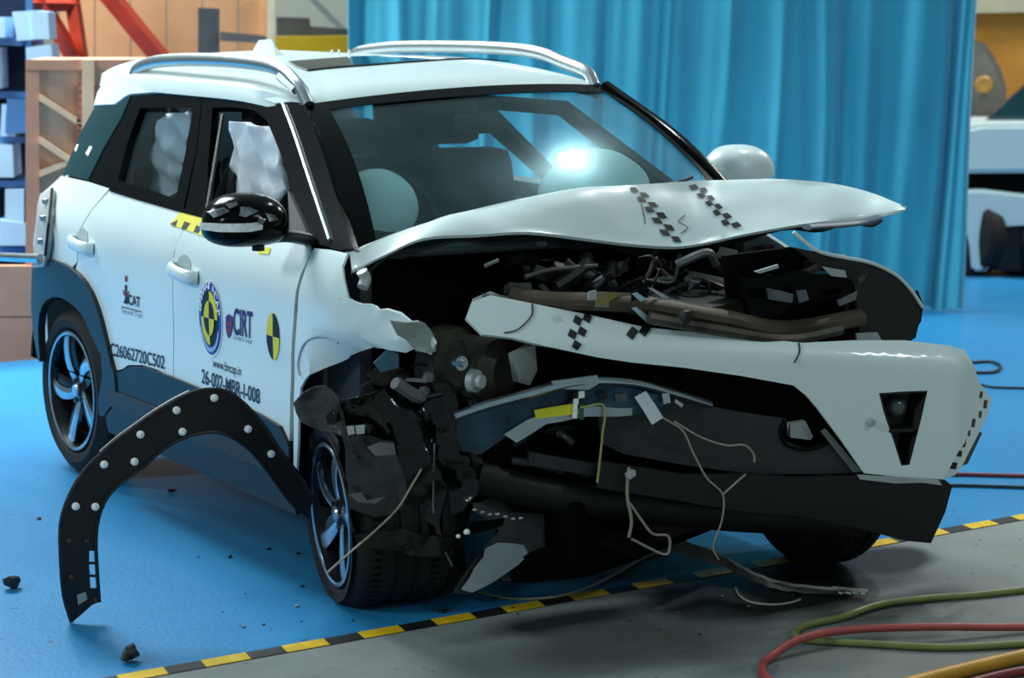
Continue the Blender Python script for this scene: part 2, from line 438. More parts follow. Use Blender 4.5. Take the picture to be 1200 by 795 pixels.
slab('floor', -16, TX, -14, 16, -.1, 0, BLUE_FLOOR)
slab('floor_concrete', TX, 9, -14, 16, -.1, 0, CONCRETE)
# hazard tape along the edge of the paint: black strip, yellow blocks on it
_yc = [at(px, 775-.178*(px-268), 'x', TX).y for px in (265, 690)]; YP = (_yc[1]-_yc[0])/5; YT0 = _yc[0]-YP*5.25
TAPE_K = mat('tape_black', '#1A1B1C', .5, 0, .2, 30); TAPE_Y = mat('tape_yellow', '#E8BE18', .45, 0, .12, 20)
tape = thing('floor_tape', (TX, 0, 0), 'yellow and black hazard tape stuck along the edge of the blue floor', 'tape')
o = box('tape_strip', (TX, .3, .0012), (.062, 9.0, .0022), TAPE_K, tape)
y = YT0
while y < 4.2:
    V = [(TX-.031, y, .0028), (TX+.031, y-.012, .0028), (TX+.031, y+YP*.5, .0028), (TX-.031, y+YP*.5+.012, .0028)]
    o = mesh_obj('yellow_block', V+[(a, b, .001) for a, b, c in V], [(0, 1, 2, 3), (7, 6, 5, 4), (0, 4, 5, 1), (1, 5, 6, 2), (2, 6, 7, 3), (3, 7, 4, 0)], TAPE_Y, tape, 0)
    y += YP

# walls of the hall, far behind
WALL = mat('hall_wall_paint', '#B9B6A4', .8, 0, .08, 1.5)
o = slab('wall_back', -13.2, -13, -14, 16, 0, 7, WALL)
o = slab('wall_far', -13, 9, 13, 13.2, 0, 7, mat('hall_wall_ochre', '#C98F3C', .8, 0, .12, 1.2))

# teal curtain: one long pleated cloth hanging in front of the left side of the hall
CURT = mat('teal_curtain_cloth', '#3099B4', .8, 0, .06, 2.0, sheen=.3)
A = Vector((-2.80, 5.72, 0)); dirc = Vector((-RV[0], -RV[1], 0)).normalized(); nrm = Vector((dirc.y, -dirc.x, 0))
if nrm.dot(Vector((CAM[0], CAM[1], 0))-A) < 0: nrm = -nrm
LEN = 3.92; NU = 560; rows = []
def fold(s, z):
    q = s*1.0
    w = .55*noise.noise(Vector((q*1.3, z*.18, 4.2)))+.25*noise.noise(Vector((q*4.1, z*.35, 1.7)))
    ph = q*21+5.2*w
    k = .55+.45*noise.noise(Vector((q*1.7, 8.1, z*.1)))
    edge = math.exp(-(s/.22)**2)+math.exp(-((s-LEN)/.25)**2)
    d = .046*(k+1.1*edge)*math.sin(ph)+.022*math.sin(ph*2.37+z*.5)*(.4+edge)+.10*w
    d += .012*noise.noise(Vector((q*14, z*1.2, 3)))*(.5+.5*math.cos(z))
    return d
for i in range(27):
    z = .02+4.2*i/26; row = []
    for j in range(NU+1):
        s = LEN*j/NU; row.append(A+dirc*(s+.02*math.sin(s*17+z))+nrm*fold(s, z)+Vector((0, 0, z+(.012*math.sin(s*31) if i == 0 else 0))))
    rows.append(row)
cu = grid_obj('curtain', rows, CURT, None, .006, 60)
tag(cu, 'long pleated teal curtain hanging behind the crashed white car', 'curtain')
trk = tube('curtain_track', [A+Vector((0, 0, 4.28)), A+dirc*LEN+Vector((0, 0, 4.28))], .03, STEEL, cu, curve=False)
# ------------------------------------------------------------------ the car: body
car = thing('car', (0, 0, 0), 'white compact SUV with smashed front corner and buckled raised bonnet', 'car')
# side panels, outlines traced in the plane of the flank
GAP = -.245
quarter = spanel('quarter_panel', [(72, 206), (103, 213), (128, 221), ('w', -1.05, 1.06), ('w', -1.09, .98), ('w', -1.10, .86), (84, 315), (67, 306), (50, 303), (40, 306),
                                   (39, 285), (42, 262), (44, 240), (50, 226)], WHITE, car, step=.05)
rear_door = spanel('rear_door', [(130, 222), (160, 230), (205, 243), ('w', GAP, sp(233, 250)[1]), ('w', GAP, 1.06), ('w', GAP, .9), ('w', GAP, .7), ('w', GAP, sp(199, 440)[1]-.004),
                                 (183, 433), (167, 428), (150, 428), (143, 433), (133, 435), (129, 430), (122, 400), (114, 367), (102, 337), (88, 318),
                                 ('w', -1.092, .86), ('w', -1.082, .98), ('w', -1.042, 1.06)], WHITE, car)
front_door = spanel('front_door', [('w', GAP+.005, sp(234, 250)[1]), (270, 261), (300, 269), (335, 277), (362, 285), (364, 297), (352, 322), (345, 360), (341, 420), (340, 470), (339, 522), (335, 515), (328, 499), (300, 482),
                                   (253, 462), (204, 442), ('w', GAP+.005, sp(200, 441)[1]), ('w', GAP+.005, .8), ('w', GAP+.005, 1.0)], WHITE, car, step=.045)
# crumpled right wing: flat by the door, folding in towards the broken front edge
def wing_bump(p):
    k = max(0, p.x-.88); n = noise.noise_vector(p*7)*.02; q = max(0, .86-p.z)*max(0, min(1, (p.x-.74)*9))
    return p+Vector((0, .30*k+.85*q, .0))+n*min(1, k*8)+Vector((0, .02, .012))*noise.noise(p*19)*min(1, k*9)
fpoly = [sp(*p) for p in [(368, 291), (388, 293), (407, 297), (401, 312), (400, 330), (403, 347), (417, 357), (432, 366), (447, 377), (456, 386), (466, 398), (470, 410), (461, 421), (452, 413), (440, 416), (420, 410), (404, 413), (388, 419), (370, 432), (358, 444),
                          (352, 455), (350, 475), (349, 520), (347, 560), (344, 560), (344, 480), (345, 420), (349, 360), (356, 322)]]
wing = panel('front_wing', fpoly, side(0), WHITE, car, .008, .025, bump=wing_bump, out=(0, -1, .1))
arc = [sp(*p) for p in [(352, 440), (350, 428), (353, 412), (359, 401), (368, 395), (378, 396), (386, 403)]]
lp = [Vector((a, -W(a, b)-.002, b)) for a, b in arc]
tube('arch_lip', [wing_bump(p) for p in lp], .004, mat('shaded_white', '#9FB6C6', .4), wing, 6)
# lower cladding
spanel('sill_cladding', [(133, 437), (143, 435), (150, 430), (167, 430), (200, 442), (253, 464), (300, 484), (327, 500), (338, 524), ('w', .63, .40), ('w', .63, .24), ('w', -.86, .24), ('w', -.84, .40)], CLAD, car, off=.012, th=.03)
spanel('rear_arch_cladding', [(38, 306), (50, 303), (67, 307), (87, 317), (103, 337), (115, 367), (123, 400), (130, 430), (134, 440), (136, 470), ('w', -.86, .30), ('w', -.90, .30),
                              (122, 425), (107, 394), (98, 372), (86, 358), (70, 348), (57, 349), (47, 361), (44, 388), (47, 425), (44, 422), (38, 385), (36, 345)], CLAD, car, off=.018, th=.03, step=.04, sm=1, keep=(0, 10, 11))
spanel('sill_step', [('w', -.80, .42), ('w', .60, .42), ('w', .60, .36), ('w', -.80, .36)], DARKGREY, car, off=.02, th=.02)
# black belt moulding and window frames
spanel('belt_moulding', [(128, 220), (160, 229), (205, 241), (240, 250), (300, 267), (352, 279), (352, 284), (300, 272), (240, 256), (205, 247), (160, 234), (128, 224)], BLACK_GLOSS, car, off=.006, th=.02)
spanel('rear_window_frame', [(152, 111), (190, 109), (237, 110), (230, 175), (215, 245), (170, 232), (103, 212), (118, 178), (136, 140)], BLACK_GLOSS, car, off=0, th=.03,
       holes=[[(164, 127), (190, 126), (226, 127), (218, 175), (206, 233), (172, 222), (138, 211), (149, 168)]], step=.05)
spanel('front_window_frame', [(238, 110), (280, 111), (305, 115), (322, 121), (340, 158), (358, 212), (374, 275), (374, 287), (300, 268), (217, 246), (231, 175)], BLACK_GLOSS, car, off=0, th=.03,
       holes=[[(249, 126), (275, 126), (298, 129), (313, 142), (327, 175), (339, 212), (343, 245), (343, 272), (300, 262), (240, 246)]], step=.05)
tube('window_rubber', [Vector((a, -W(a, b)-.004, b)) for a, b in [sp(*p) for p in [(244, 245), (253, 190), (262, 135)]]], .008, DARKGREY, car, 6)
q = spanel('quarter_glass', [(111, 125), (134, 123), (147, 113), (153, 112), (142, 138), (120, 176), (103, 211), (74, 204), (92, 160)], TEALGLASS, car, off=.004, th=.015)
spanel('glass_sticker', [(100, 180), (105, 171), (108, 172), (103, 183)], WHITEPRINT, q, off=.006, th=.001)
spanel('glass_sticker', [(87, 176), (90, 169), (92, 169), (89, 178)], WHITEPRINT, q, off=.006, th=.001)
GLASS = glass_mat('tinted_glass', (.82, .87, .89, 1))
spanel('rear_door_glass', [(164, 127), (190, 126), (226, 127), (218, 175), (206, 233), (172, 222), (138, 211), (149, 168)], GLASS, car, off=-.02, th=.004)
# A pillar: gloss black band between the door frame and the windscreen
ap = spanel('windscreen_pillar', [(322, 121), (338, 119), (357, 121), (372, 162), (386, 205), (400, 250), (414, 291), (398, 293), (374, 287), (374, 275), (358, 212), (340, 158)], BLACK_GLOSS, car, off=.004, th=.03, step=.04)
tube('pillar_glint', [Vector((a, -W(a, b)-.008, b)) for a, b in [sp(*p) for p in [(334, 121), (347, 155), (362, 200), (377, 245), (389, 281)]]], .007, mat('glint_bright', '#C9D6DA', .25, .6, .05), ap, 6)  # lamp reflection on the gloss pillar, put in as a bright strip
# sail panel at the mirror foot
spanel('mirror_foot', [(337, 222), (345, 240), (356, 264), (362, 281), (340, 276)], DARKGREY, car, off=.012, th=.02)

# far (left) flank: same panels in plainer cut, seen only through the windows and past the bonnet
lb = [(-1.75, 1.14), (-1.70, .55), (-1.62, .35), (-.9, .24), (.85, .24), (.95, .62), (1.0, 1.0), (.80, 1.10)]
panel('left_flank', lb, side(0, 1), WHITE, car, .012, .09, out=(0, 1, .1))
for nm, o_, h_ in (('left_rear_window_frame', [(-1.70, 1.13), (-1.38, 1.49), (-.66, 1.50), (-.27, 1.13)], [(-1.15, 1.17), (-1.05, 1.45), (-.72, 1.46), (-.36, 1.17)]),
                   ('left_front_window_frame', [(-.27, 1.13), (-.66, 1.50), (.02, 1.50), (.62, 1.12)], [(-.24, 1.16), (-.52, 1.46), (-.04, 1.46), (.40, 1.16)])):
    panel(nm, o_, side(0, 1), BLACK, car, .03, .08, [h_], out=(0, 1, .1))
# windscreen sheet, and the roof that runs down to its top edge
TRb = at(356, 124, 'y', -.562); TLb = at(704, 101, 'y', .588); BR = at(408, 294, 'y', -.80); P_ = at(826, 212, 'y', .72); BL = TLb+(P_-TLb)*1.45
def ws(s, t):
    a = TRb.lerp(TLb, s); b = BR.lerp(BL, s); p = a.lerp(b, t)
    bul = 4*s*(1-s); return p+Vector((.12*bul*(.7+.3*t), 0, .03*bul*(1-t)))+Vector((.03, 0, .035))*4*t*(1-t)
TR = at(352, 121, 'y', -.567); TL = at(705, 97, 'y', .595)
def roof_front(y): q = (y+.567)/(1.162); return TR.x*(1-q)+TL.x*q+.10*4*q*(1-q)
rows = []
for i in range(19):
    t = i/18; row = []
    for j in range(33):
        a = -1+2*j/32; a = math.copysign(abs(a)**.8, a)
        x1 = roof_front(a*.575); x = -1.74+(x1+1.74)*t; y = a*roof_e(x); p = Vector((x, y, roof_z(x, y))); w_ = max(0, (t-.74)/.26)**1.8; row.append(p.lerp(ws((a+1)/2, -.012), w_))
    row.insert(0, row[0]+Vector((0, -.012, -.05))); row.append(row[-1]+Vector((0, .012, -.05))); rows.append(row)
roof = grid_obj('roof', rows, WHITE_ROOF, car, .015, 50, out=(0, 0, 1))
spanel('roof_side', [(110, 123), (114, 108), (121, 97), (136, 89), (152, 87), (200, 92), (300, 103), (339, 119), (322, 121), (300, 112), (237, 108), (190, 107), (152, 110), (146, 113), (134, 122)], WHITE_ROOF, car, off=.012, th=.02, step=.05)
sun = [rp(*p) for p in [(338, 73.5), (347, 79), (360, 83), (430, 77), (500, 72), (560, 69.5), (597, 68), (560, 65.5), (500, 66), (420, 67.5)]]
panel('sunroof_glass', sun, lambda a, b: Vector((a, b, roof_z(a, b)+.006)), mat('sunroof_glass', '#1A1512', .05, 0, .1, coat=.5, spec=.8), car, .004, .08, out=(0, 0, 1))
def rail(name, P, foot):
    r = tube(name, [P[0]+Vector((-.03, 0, -.05))]+P+[P[-1]+Vector((.05, 0, -.05))], .02, RAIL, car, 10, 6, flat=(.021, .025), up=(0, 0, 1))
rail('roof_rail', [at(160, 82, 'y', -.525), at(180, 73, 'y', -.53), at(215, 70, 'y', -.535), at(265, 71, 'y', -.54), at(310, 76, 'y', -.545), at(332, 84, 'y', -.55), at(345, 96, 'y', -.555), at(353, 106, 'y', -.556)], 0)
rail('roof_rail', [at(416, 64, 'y', .53), at(430, 59, 'y', .53), at(470, 55, 'y', .54), at(540, 55, 'y', .545), at(600, 57.5, 'y', .55), at(635, 63, 'y', .555), at(662, 74, 'y', .56), at(688, 85, 'y', .565)], 0)
tube('rail_foot', [at(333, 90, 'y', -.548), at(343, 98, 'y', -.55), at(352, 106, 'y', -.552)], .016, RAIL, car, 8, flat=(.034, .02), up=(0, 0, 1))
b0 = at(300, 64, 'y', 0.0); b1 = at(331, 64.5, 'y', 0.0); tp = at(304, 46, 'y', 0.0); t2_ = at(318, 46, 'y', 0.0)
fin = [(b0.x, b0.z-.01), (b1.x, b1.z-.02), (t2_.x+.03, t2_.z-.03), (t2_.x, t2_.z), (tp.x, tp.z-.004)]
bm = bmesh.new(); lo = [bm.verts.new((x, -.004 if z > b0.z+.02 else -.03, z)) for x, z in fin]; hi = [bm.verts.new((x, .004 if z > b0.z+.02 else .03, z)) for x, z in fin]
bm.faces.new(lo); bm.faces.new(list(reversed(hi)))
for i in range(5): bm.faces.new((lo[i], hi[i], hi[(i+1) % 5], lo[(i+1) % 5]))
bm_obj('shark_fin_aerial', bm, WHITE, car, 30)
for px in (389, 397, 409):
    b = at(px, 70, 'y', .18); tube('sensor_pin', [b, b+Vector((0, 0, .04))], .005, WHITEPRINT, car, 6, curve=False)
WS = glass_mat('windscreen_glass', (.80, .92, .93, 1), dirt=.085)
wscr = grid_obj('windscreen', [[ws(j/24, i/14) for j in range(25)] for i in range(15)], WS, car, .005, 60)
def ws_strip(name, f0, f1, n=24):
    grid_obj(name, [[f0(i/n)+Vector((.004, -.001, .004)) for i in range(n+1)], [f1(i/n)+Vector((.004, -.001, .004)) for i in range(n+1)]], BLACK_GLOSS, wscr, .003, 60)
ws_strip('black_border', lambda u: ws(u, 0), lambda u: ws(u, .075))
ws_strip('black_border', lambda u: ws(0, u), lambda u: ws(.055, u))
ws_strip('black_border', lambda u: ws(.965, u), lambda u: ws(1, u))
tube('left_windscreen_pillar', [TL+Vector((.01, .01, -.01)), TL.lerp(BL, .5)+Vector((.03, .012, .03)), BL+Vector((.01, .01, 0))], .02, BLACK_GLOSS, car, 8, flat=(.028, .02), up=(0, 0, 1))
tube('wiper_blade', [at(768, 215, 'y', .42)+Vector((.06, 0, 0)), at(783, 212, 'y', .44)+Vector((.06, 0, 0)), at(798, 206, 'y', .5)+Vector((.06, 0, 0))], .006, BLACK, car, 6)

# door handles; recess cups are flat discs with shade put into the colour
def handle(door, px, py, w):
    x, z = sp(px, py); S = lambda a, b, o: Vector((a+.035, -W(a, b)-o, b))
    panel('handle_recess', circ((x+.01, z+.022), w*.62, .042, 20), side(.002), mat('recess_shade_white', '#AEBBBD', .35, 0, .03), door, .002, .03, out=(0, -1, 0))
    tube('door_handle', [S(x-w, z+.012, .002), S(x-w*.8, z+.012, .028), S(x, z+.004, .036), S(x+w*.8, z-.002, .03), S(x+w, z-.004, .002)], .02, WHITE, door, 10, 6, flat=(.015, .024), up=(0, 0, 1))
handle(rear_door, 95, 287, .088); handle(front_door, 214, 320, .088)

# bracket bolted to the tail with a bar that runs out to the side
e = lambda px, py, y=-.86: at(px, py, 'y', y)
br = thing; xs_ = at(52, 262, 'x', -1.80)
bp_ = spanel('tail_bracket', [(47, 227), (61, 221), (58, 250), (55, 285), (51, 313), (38, 314), (40, 285), (43, 255)], PALE, car, off=.03, th=.02)
so = lambda px, py, o_: Vector((lambda q_: (q_[0], -W(*q_)-o_, q_[1]))(sp(px, py, o_)))
for (a, b) in ((51, 256), (48, 283), (46, 305), (54, 236)):
    lathe('bolt', [(.0, .012), (.011, .012), (.013, 0), (.013, -.01)], ALU, bp_, Matrix.Translation(so(a, b, .034)) @ Matrix.Rotation(math.pi, 4, 'Z'), 8)
pb = so(47, 303, .04)
tube('tail_bar', [pb, at(20, 302, 'y', pb.y-.02), at(-25, 300, 'y', pb.y-.03)], .018, ALU, car, 10, curve=False)
tube('bracket_edge', [so(61, 221, .036), so(57, 262, .036), so(53, 300, .036)], .006, BLACK, bp_, 6, curve=False)
# tail, floor pan and dark inner shell
grid_obj('tailgate', [[Vector((-1.66+.06*abs(j/8-1)**2, (j/8-1)*(W(-1.66, z)-.03), z)) for j in range(17)] for z in (.35, .6, .9, 1.12, 1.3, 1.42, 1.50)], WHITE, car, .02, 40, out=(-1, 0, 0))
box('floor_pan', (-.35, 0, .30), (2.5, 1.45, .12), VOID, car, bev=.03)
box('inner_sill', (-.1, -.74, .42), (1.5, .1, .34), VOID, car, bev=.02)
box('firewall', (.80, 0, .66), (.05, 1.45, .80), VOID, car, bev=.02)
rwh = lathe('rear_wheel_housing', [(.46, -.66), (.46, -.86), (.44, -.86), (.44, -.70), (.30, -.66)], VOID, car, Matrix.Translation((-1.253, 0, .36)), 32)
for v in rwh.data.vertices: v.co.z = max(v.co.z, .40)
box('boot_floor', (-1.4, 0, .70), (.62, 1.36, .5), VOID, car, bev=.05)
for s in (-1, 1): box('door_card', (.0, s*.76, .80), (1.7, .05, .58), DARKGREY, car, bev=.02)

# ------------------------------------------------------------------ cabin
box('dashboard', (.52, 0, .90), (.34, 1.40, .26), BLACK, car, bev=.06)
def seat(y, x=-.38, hr=True):
    st = box('seat_cushion', (x+.28, y, .62), (.52, .52, .18), CLOTH_SEAT, car, bev=.06)
    box('seat_back', (x, y, .98), (.16, .50, .66), CLOTH_SEAT, st, rot=(0, -.22, 0), bev=.07)
    if hr: box('headrest', (x-.11, y, 1.40), (.11, .27, .17), CLOTH_SEAT, st, rot=(0, -.15, 0), bev=.045)
seat(-.36); seat(.36)
box('rear_seat', (-1.15, 0, .92), (.2, 1.2, .60), CLOTH_SEAT, car, rot=(0, -.25, 0), bev=.06)
for y in (-.38, .38): box('rear_headrest', (-1.27, y, 1.30), (.1, .24, .15), CLOTH_SEAT, car, bev=.04)
c0 = at(452, 236, 'x', .22); wheel_m = Matrix.Translation(c0-Vector((-.03, 0, .06))) @ Matrix.Rotation(math.radians(-24), 4, 'Y') @ Matrix.Rotation(math.radians(90), 4, 'Z')
sw = lathe('steering_wheel', [(.18+.014*math.cos(a), .014*math.sin(a)) for a in np.linspace(0, 2*math.pi, 9)[:-1]], BLACK, car, wheel_m, 36, True)
def dome(name, c, r, m, parent, seed=1, amp=.02, zcut=-.6):
    bm = bmesh.new(); bmesh.ops.create_uvsphere(bm, u_segments=36, v_segments=20, radius=1)
    f = crumple(amp, 5, seed)
    for v in bm.verts:
        if v.co.z < zcut: v.co.z = zcut
        p = Vector((v.co.x*r[0], v.co.y*r[1], v.co.z*r[2]))+Vector(c); v.co = f(p)
    return bm_obj(name, bm, m, parent, 60)
dome('driver_airbag', at(443, 240, 'x', .30), (.10, .145, .125), AIRBAG2, sw, 3, .02)
dome('passenger_airbag', at(697, 226, 'x', .50), (.12, .22, .15), AIRBAG2, car, 5, .015)
p = at(545, 128, 'x', .22)
box('rear_view_mirror', (at(560, 145, 'x', .25)), (.04, .22, .07), BLACK, car, rot=(0, 0, .15), bev=.02)
def bag(name, pix, y, seed):
    pts = [(at(a, b, 'y', y).x, at(a, b, 'y', y).z) for a, b in pix]
    f = None
    def g(a, b):
        p = Vector((a, y, b)); n = noise.noise(Vector((a*9, b*4, seed)))*.03+math.sin((a*.7+b)*46+4*noise.noise(Vector((a*5, b*5, seed))))*.013
        return p+Vector((0, n+noise.noise(Vector((a*20, b*20, seed)))*.014, 0))
    panel(name, pts, g, AIRBAG, car, .02, .03, out=(0, -1, 0), smooth=80)
bag('curtain_airbag', [(186, 142), (192, 135), (208, 132), (225, 132), (222, 160), (217, 185), (209, 205), (203, 225), (196, 232), (188, 226), (177, 218), (176, 196), (175, 182), (180, 165)], -.585, 2)
bag('curtain_airbag', [(273, 142), (285, 144), (300, 148), (312, 148), (321, 165), (329, 192), (330, 222), (326, 240), (300, 240), (272, 236)], -.64, 6)
box('b_pillar_trim', (-.36, -.60, 1.26), (.12, .04, .40), BLACK, car, rot=(-.5, -.3, 0), bev=.015)

# ------------------------------------------------------------------ door mirrors
def mirror(name, c, s, m, brk):
    bm = bmesh.new(); bmesh.ops.create_uvsphere(bm, u_segments=32, v_segments=18, radius=1)
    for v in bm.verts:
        x, y, z = v.co
        if x < -.35: x = -.35-(x+.35)*.1
        sq = lambda t, k: math.copysign(abs(t)**k, t)
        y = sq(y, .75); z = sq(z, .8)
        if z < 0: z *= .75
        v.co = Vector((x*.12, y*.135*(1-.1*z), z*.095))+Vector(c)
    o = bm_obj(name, bm, m, car, 60)
    return o
mc = at(287, 262, 'y', -1.03)
mr = mirror('right_door_mirror', mc, -1, BLACK_GLOSS, 1)
tube('mirror_arm', [mc+Vector((.0, .09, -.045)), at(340, 277, 'y', -.90), at(362, 281, 'y', -.83)], .024, DARKGREY, mr, 8, flat=(.03, .02), up=(0, 0, 1))
def msurf(a, b):   # front skin of the mirror shell
    yy = (a-mc.y)/.135; zz = (b-mc.z)/.095; return Vector((mc.x+.122*math.sqrt(max(.02, 1-.8*yy*yy-.5*zz*zz)), a, b))
def mpx(px, py):
    p = at(px, py, 'x', mc.x+.10); return (p.y, p.z)
panel('indicator_lens', [mpx(*p) for p in [(247, 264), (262, 263), (290, 261), (303, 259), (303, 268), (290, 271), (262, 273), (247, 272)]], lambda a, b: msurf(a, b)+Vector((.006, 0, 0)), mat('clear_lens', '#F2F5F5', .35, 0, .1, 60, col2='#C8D0D2'), mr, .006, .03)
for k, sh in enumerate([[(282, 243), (292, 241), (300, 246), (292, 250), (284, 254), (278, 252)], [(306, 248), (318, 252), (322, 257), (312, 258)], [(255, 250), (266, 244), (270, 248), (258, 256)], [(298, 252), (305, 256), (301, 262), (296, 259)], [(268, 240), (280, 236), (281, 239), (271, 244)]]):
    f = crumple(.006, 30, k)
    panel('broken_shell_piece', [mpx(*p) for p in sh], lambda a, b: f(msurf(a, b)+Vector((.008+.004*(k % 2), 0, 0))), mat('scuffed_gloss', '#8A9093', .25, .2, .5, 30, col2='#2A2E30'), mr, .003, .012, smooth=10)
tube('mirror_underside_knob', [mc+Vector((.03, .03, -.06)), mc+Vector((.03, .03, -.082))], .02, BLACK, mr, 10, curve=False)
ml = mirror('left_door_mirror', at(864, 200, 'y', 1.0), 1, WHITE, 0)
lc = at(864, 200, 'y', 1.0)
box('mirror_base', lc+Vector((0, -.04, -.085)), (.10, .22, .03), DARKGREY, ml, bev=.01)

# ------------------------------------------------------------------ prints on the doors
S3 = side(.003); S4 = side(.0045)
blk, navy = BLACKPRINT, NAVY
text_on('side_lettering', 'C26062720C502', (130, 416), (193.5, 432.5), .046, navy, rear_door, S3, sp, bold=.012)
text_on('side_lettering', '26-002-MBR-I-008', (237, 448.5), (305, 473.5), .048, navy, front_door, S3, sp, bold=.012)
text_on('side_lettering', 'www.bncap.in', (250, 430), (283, 440.5), .030, blk, front_door, S3, sp, bold=.004)
c = sp(247, 373); rx = (sp(260, 375)[0]-sp(234, 371)[0])/2; rz = .128
decal('emblem_ring', [(circ(c, rx*1.06, rz*1.035, 40), 0)], side(.0022), [WHITEPRINT], front_door)
decal('emblem_ring', [(circ(c, rx, rz*.965, 40), 1)], S3, [WHITEPRINT, BLUEPRINT], front_door)
qd = lambda a, k, i: (circ(c, rx*k, rz*k, 10, a, a+math.pi/2, True), i)
P2 = math.pi/2
big = decal('emblem_target', [(circ(c, rx*.74, rz*.74, 40), 1)], S4, [YELLOW, BLACKPRINT], front_door)
S5 = side(.006)
decal('emblem_target', [qd(0, .72, 0), qd(math.pi, .72, 0)], S5, [YELLOW, BLACKPRINT], front_door)
S6 = side(.0075)
decal('emblem_target', [qd(P2, .46, 0), qd(3*P2, .46, 0), qd(0, .46, 1), qd(math.pi, .46, 1)], S6, [YELLOW, BLACKPRINT], front_door)
decal('emblem_arrow_band', [(annulus(c, (rx*.78, rz*.78), (rx*.90, rz*.90), math.radians(200), math.radians(340), 16), 0)], S5, [mat('pale_blue_print', '#9DB9EA', .5)], front_door)
def arc_text(s, a0, a1, rr, h):
    n = len(s)
    for i, ch in enumerate(s):
        if ch == ' ': continue
        g = math.radians(a0+(a1-a0)*i/(n-1)); px = Vector((c[0]+rx*rr*math.cos(g), c[1]+rz*rr*math.sin(g)))
        tdir = Vector((math.sin(g)*rx, -math.cos(g)*rz)).normalized(); up = Vector((math.cos(g)*rx, math.sin(g)*rz)).normalized()
        cv = bpy.data.curves.new('ring_letter', 'FONT'); cv.body = ch; cv.size = 1; cv.align_x = 'CENTER'; cv.offset = .02
        t = bpy.data.objects.new('ring_letter', cv); COL.objects.link(t)
        me = bpy.data.meshes.new_from_object(t.evaluated_get(bpy.context.evaluated_depsgraph_get())); bpy.data.objects.remove(t); bpy.data.curves.remove(cv)
        for v in me.vertices:
            q_ = px+tdir*v.co.x*h*1.25+up*(v.co.y-.35)*h; v.co = S5(q_.x, q_.y)
        me.materials.clear(); me.materials.append(WHITEPRINT); link(bpy.data.objects.new('ring_letter', me), front_door)
arc_text('BHARAT NCAP', 165, 15, .86, .034)
sh = [sp(*p) for p in [(265.5, 371), (269, 368), (273.5, 371.5), (273.2, 385), (271, 393), (268.7, 397), (266.3, 391), (265.2, 382)]]
decal('shield_sticker', [(sh, 0), ([sp(*p) for p in [(266.8, 378), (271.8, 379), (271.5, 386), (268.8, 391.5), (266.6, 386)]], 1)], S3, [mat('violet_print', '#5A2A7A', .5, 0, .2, 30), REDPRINT], front_door)
text_on('side_lettering', 'CIRT', (274.5, 391), (297, 396.5), .085, mat('indigo_print', '#2A2470', .5), front_door, S3, sp, bold=.02, shear=.1)
text_on('side_lettering', 'Committed to Transport', (274.5, 397.5), (296, 403), .016, mat('faint_print', '#7A7F90', .5), front_door, S3, sp)
decal('test_house_mark', [([sp(*p) for p in [(147, 323), (149.8, 323.5), (149.8, 330.3), (147, 330)]], 1), ([sp(*p) for p in [(146.8, 334), (149.6, 334.5), (149, 342), (150.4, 350), (150.8, 356.5), (145.3, 355.5), (147.2, 350), (147.2, 342)]], 0),
                          ([sp(*p) for p in [(144.6, 340), (145.6, 340), (147.3, 345.5), (150, 344.5), (151, 341), (152, 341.5), (151, 346), (147.5, 348), (145, 345)]], 1),
                          ([sp(*p) for p in [(143, 359), (166.5, 365), (166.5, 366.3), (143, 360.2)]], 2)], S3, [blk, REDPRINT, mat('rule_print', '#5E3440', .5)], rear_door)
text_on('side_lettering', 'CAT', (151, 356.5), (165, 360), .036, blk, rear_door, S3, sp, bold=.02)
text_on('side_lettering', 'Test with Trust', (143, 366.5), (167, 373), .018, mat('faint_print', '#7A7F90', .5), rear_door, S3, sp)
# quadrant target near the front edge of the door
c2 = sp(320.5, 394.5); r2 = (sp(328, 396)[0]-sp(313, 393)[0])/2
decal('target_sticker', [(circ(c2, r2, .075, 10, 0, P2, True), 1), (circ(c2, r2, .075, 10, P2, 2*P2, True), 0), (circ(c2, r2, .075, 10, 2*P2, 3*P2, True), 1), (circ(c2, r2, .075, 10, 3*P2, 4*P2, True), 0)], S3, [YELLOW, BLACKPRINT], front_door)
decal('hazard_tape', [([sp(*p) for p in [(200, 263), (212, 248), (240, 256), (246, 262), (240, 277)]], 0)]+[([sp(*p) for p in q_], 1) for q_ in ([(200, 262.5), (209, 257.5), (207, 266), (203, 264.5)], [(217, 259.5), (224, 261.5), (219, 269.5), (213, 268)], [(231, 264), (237, 266), (233.5, 273.5), (227.5, 272)])], S3, [YELLOW, BLACKPRINT], front_door)
decal('hazard_tape', [([sp(*p) for p in [(306, 290), (318, 290), (316, 298), (303, 297)]], 0)], S3, [YELLOW], front_door)
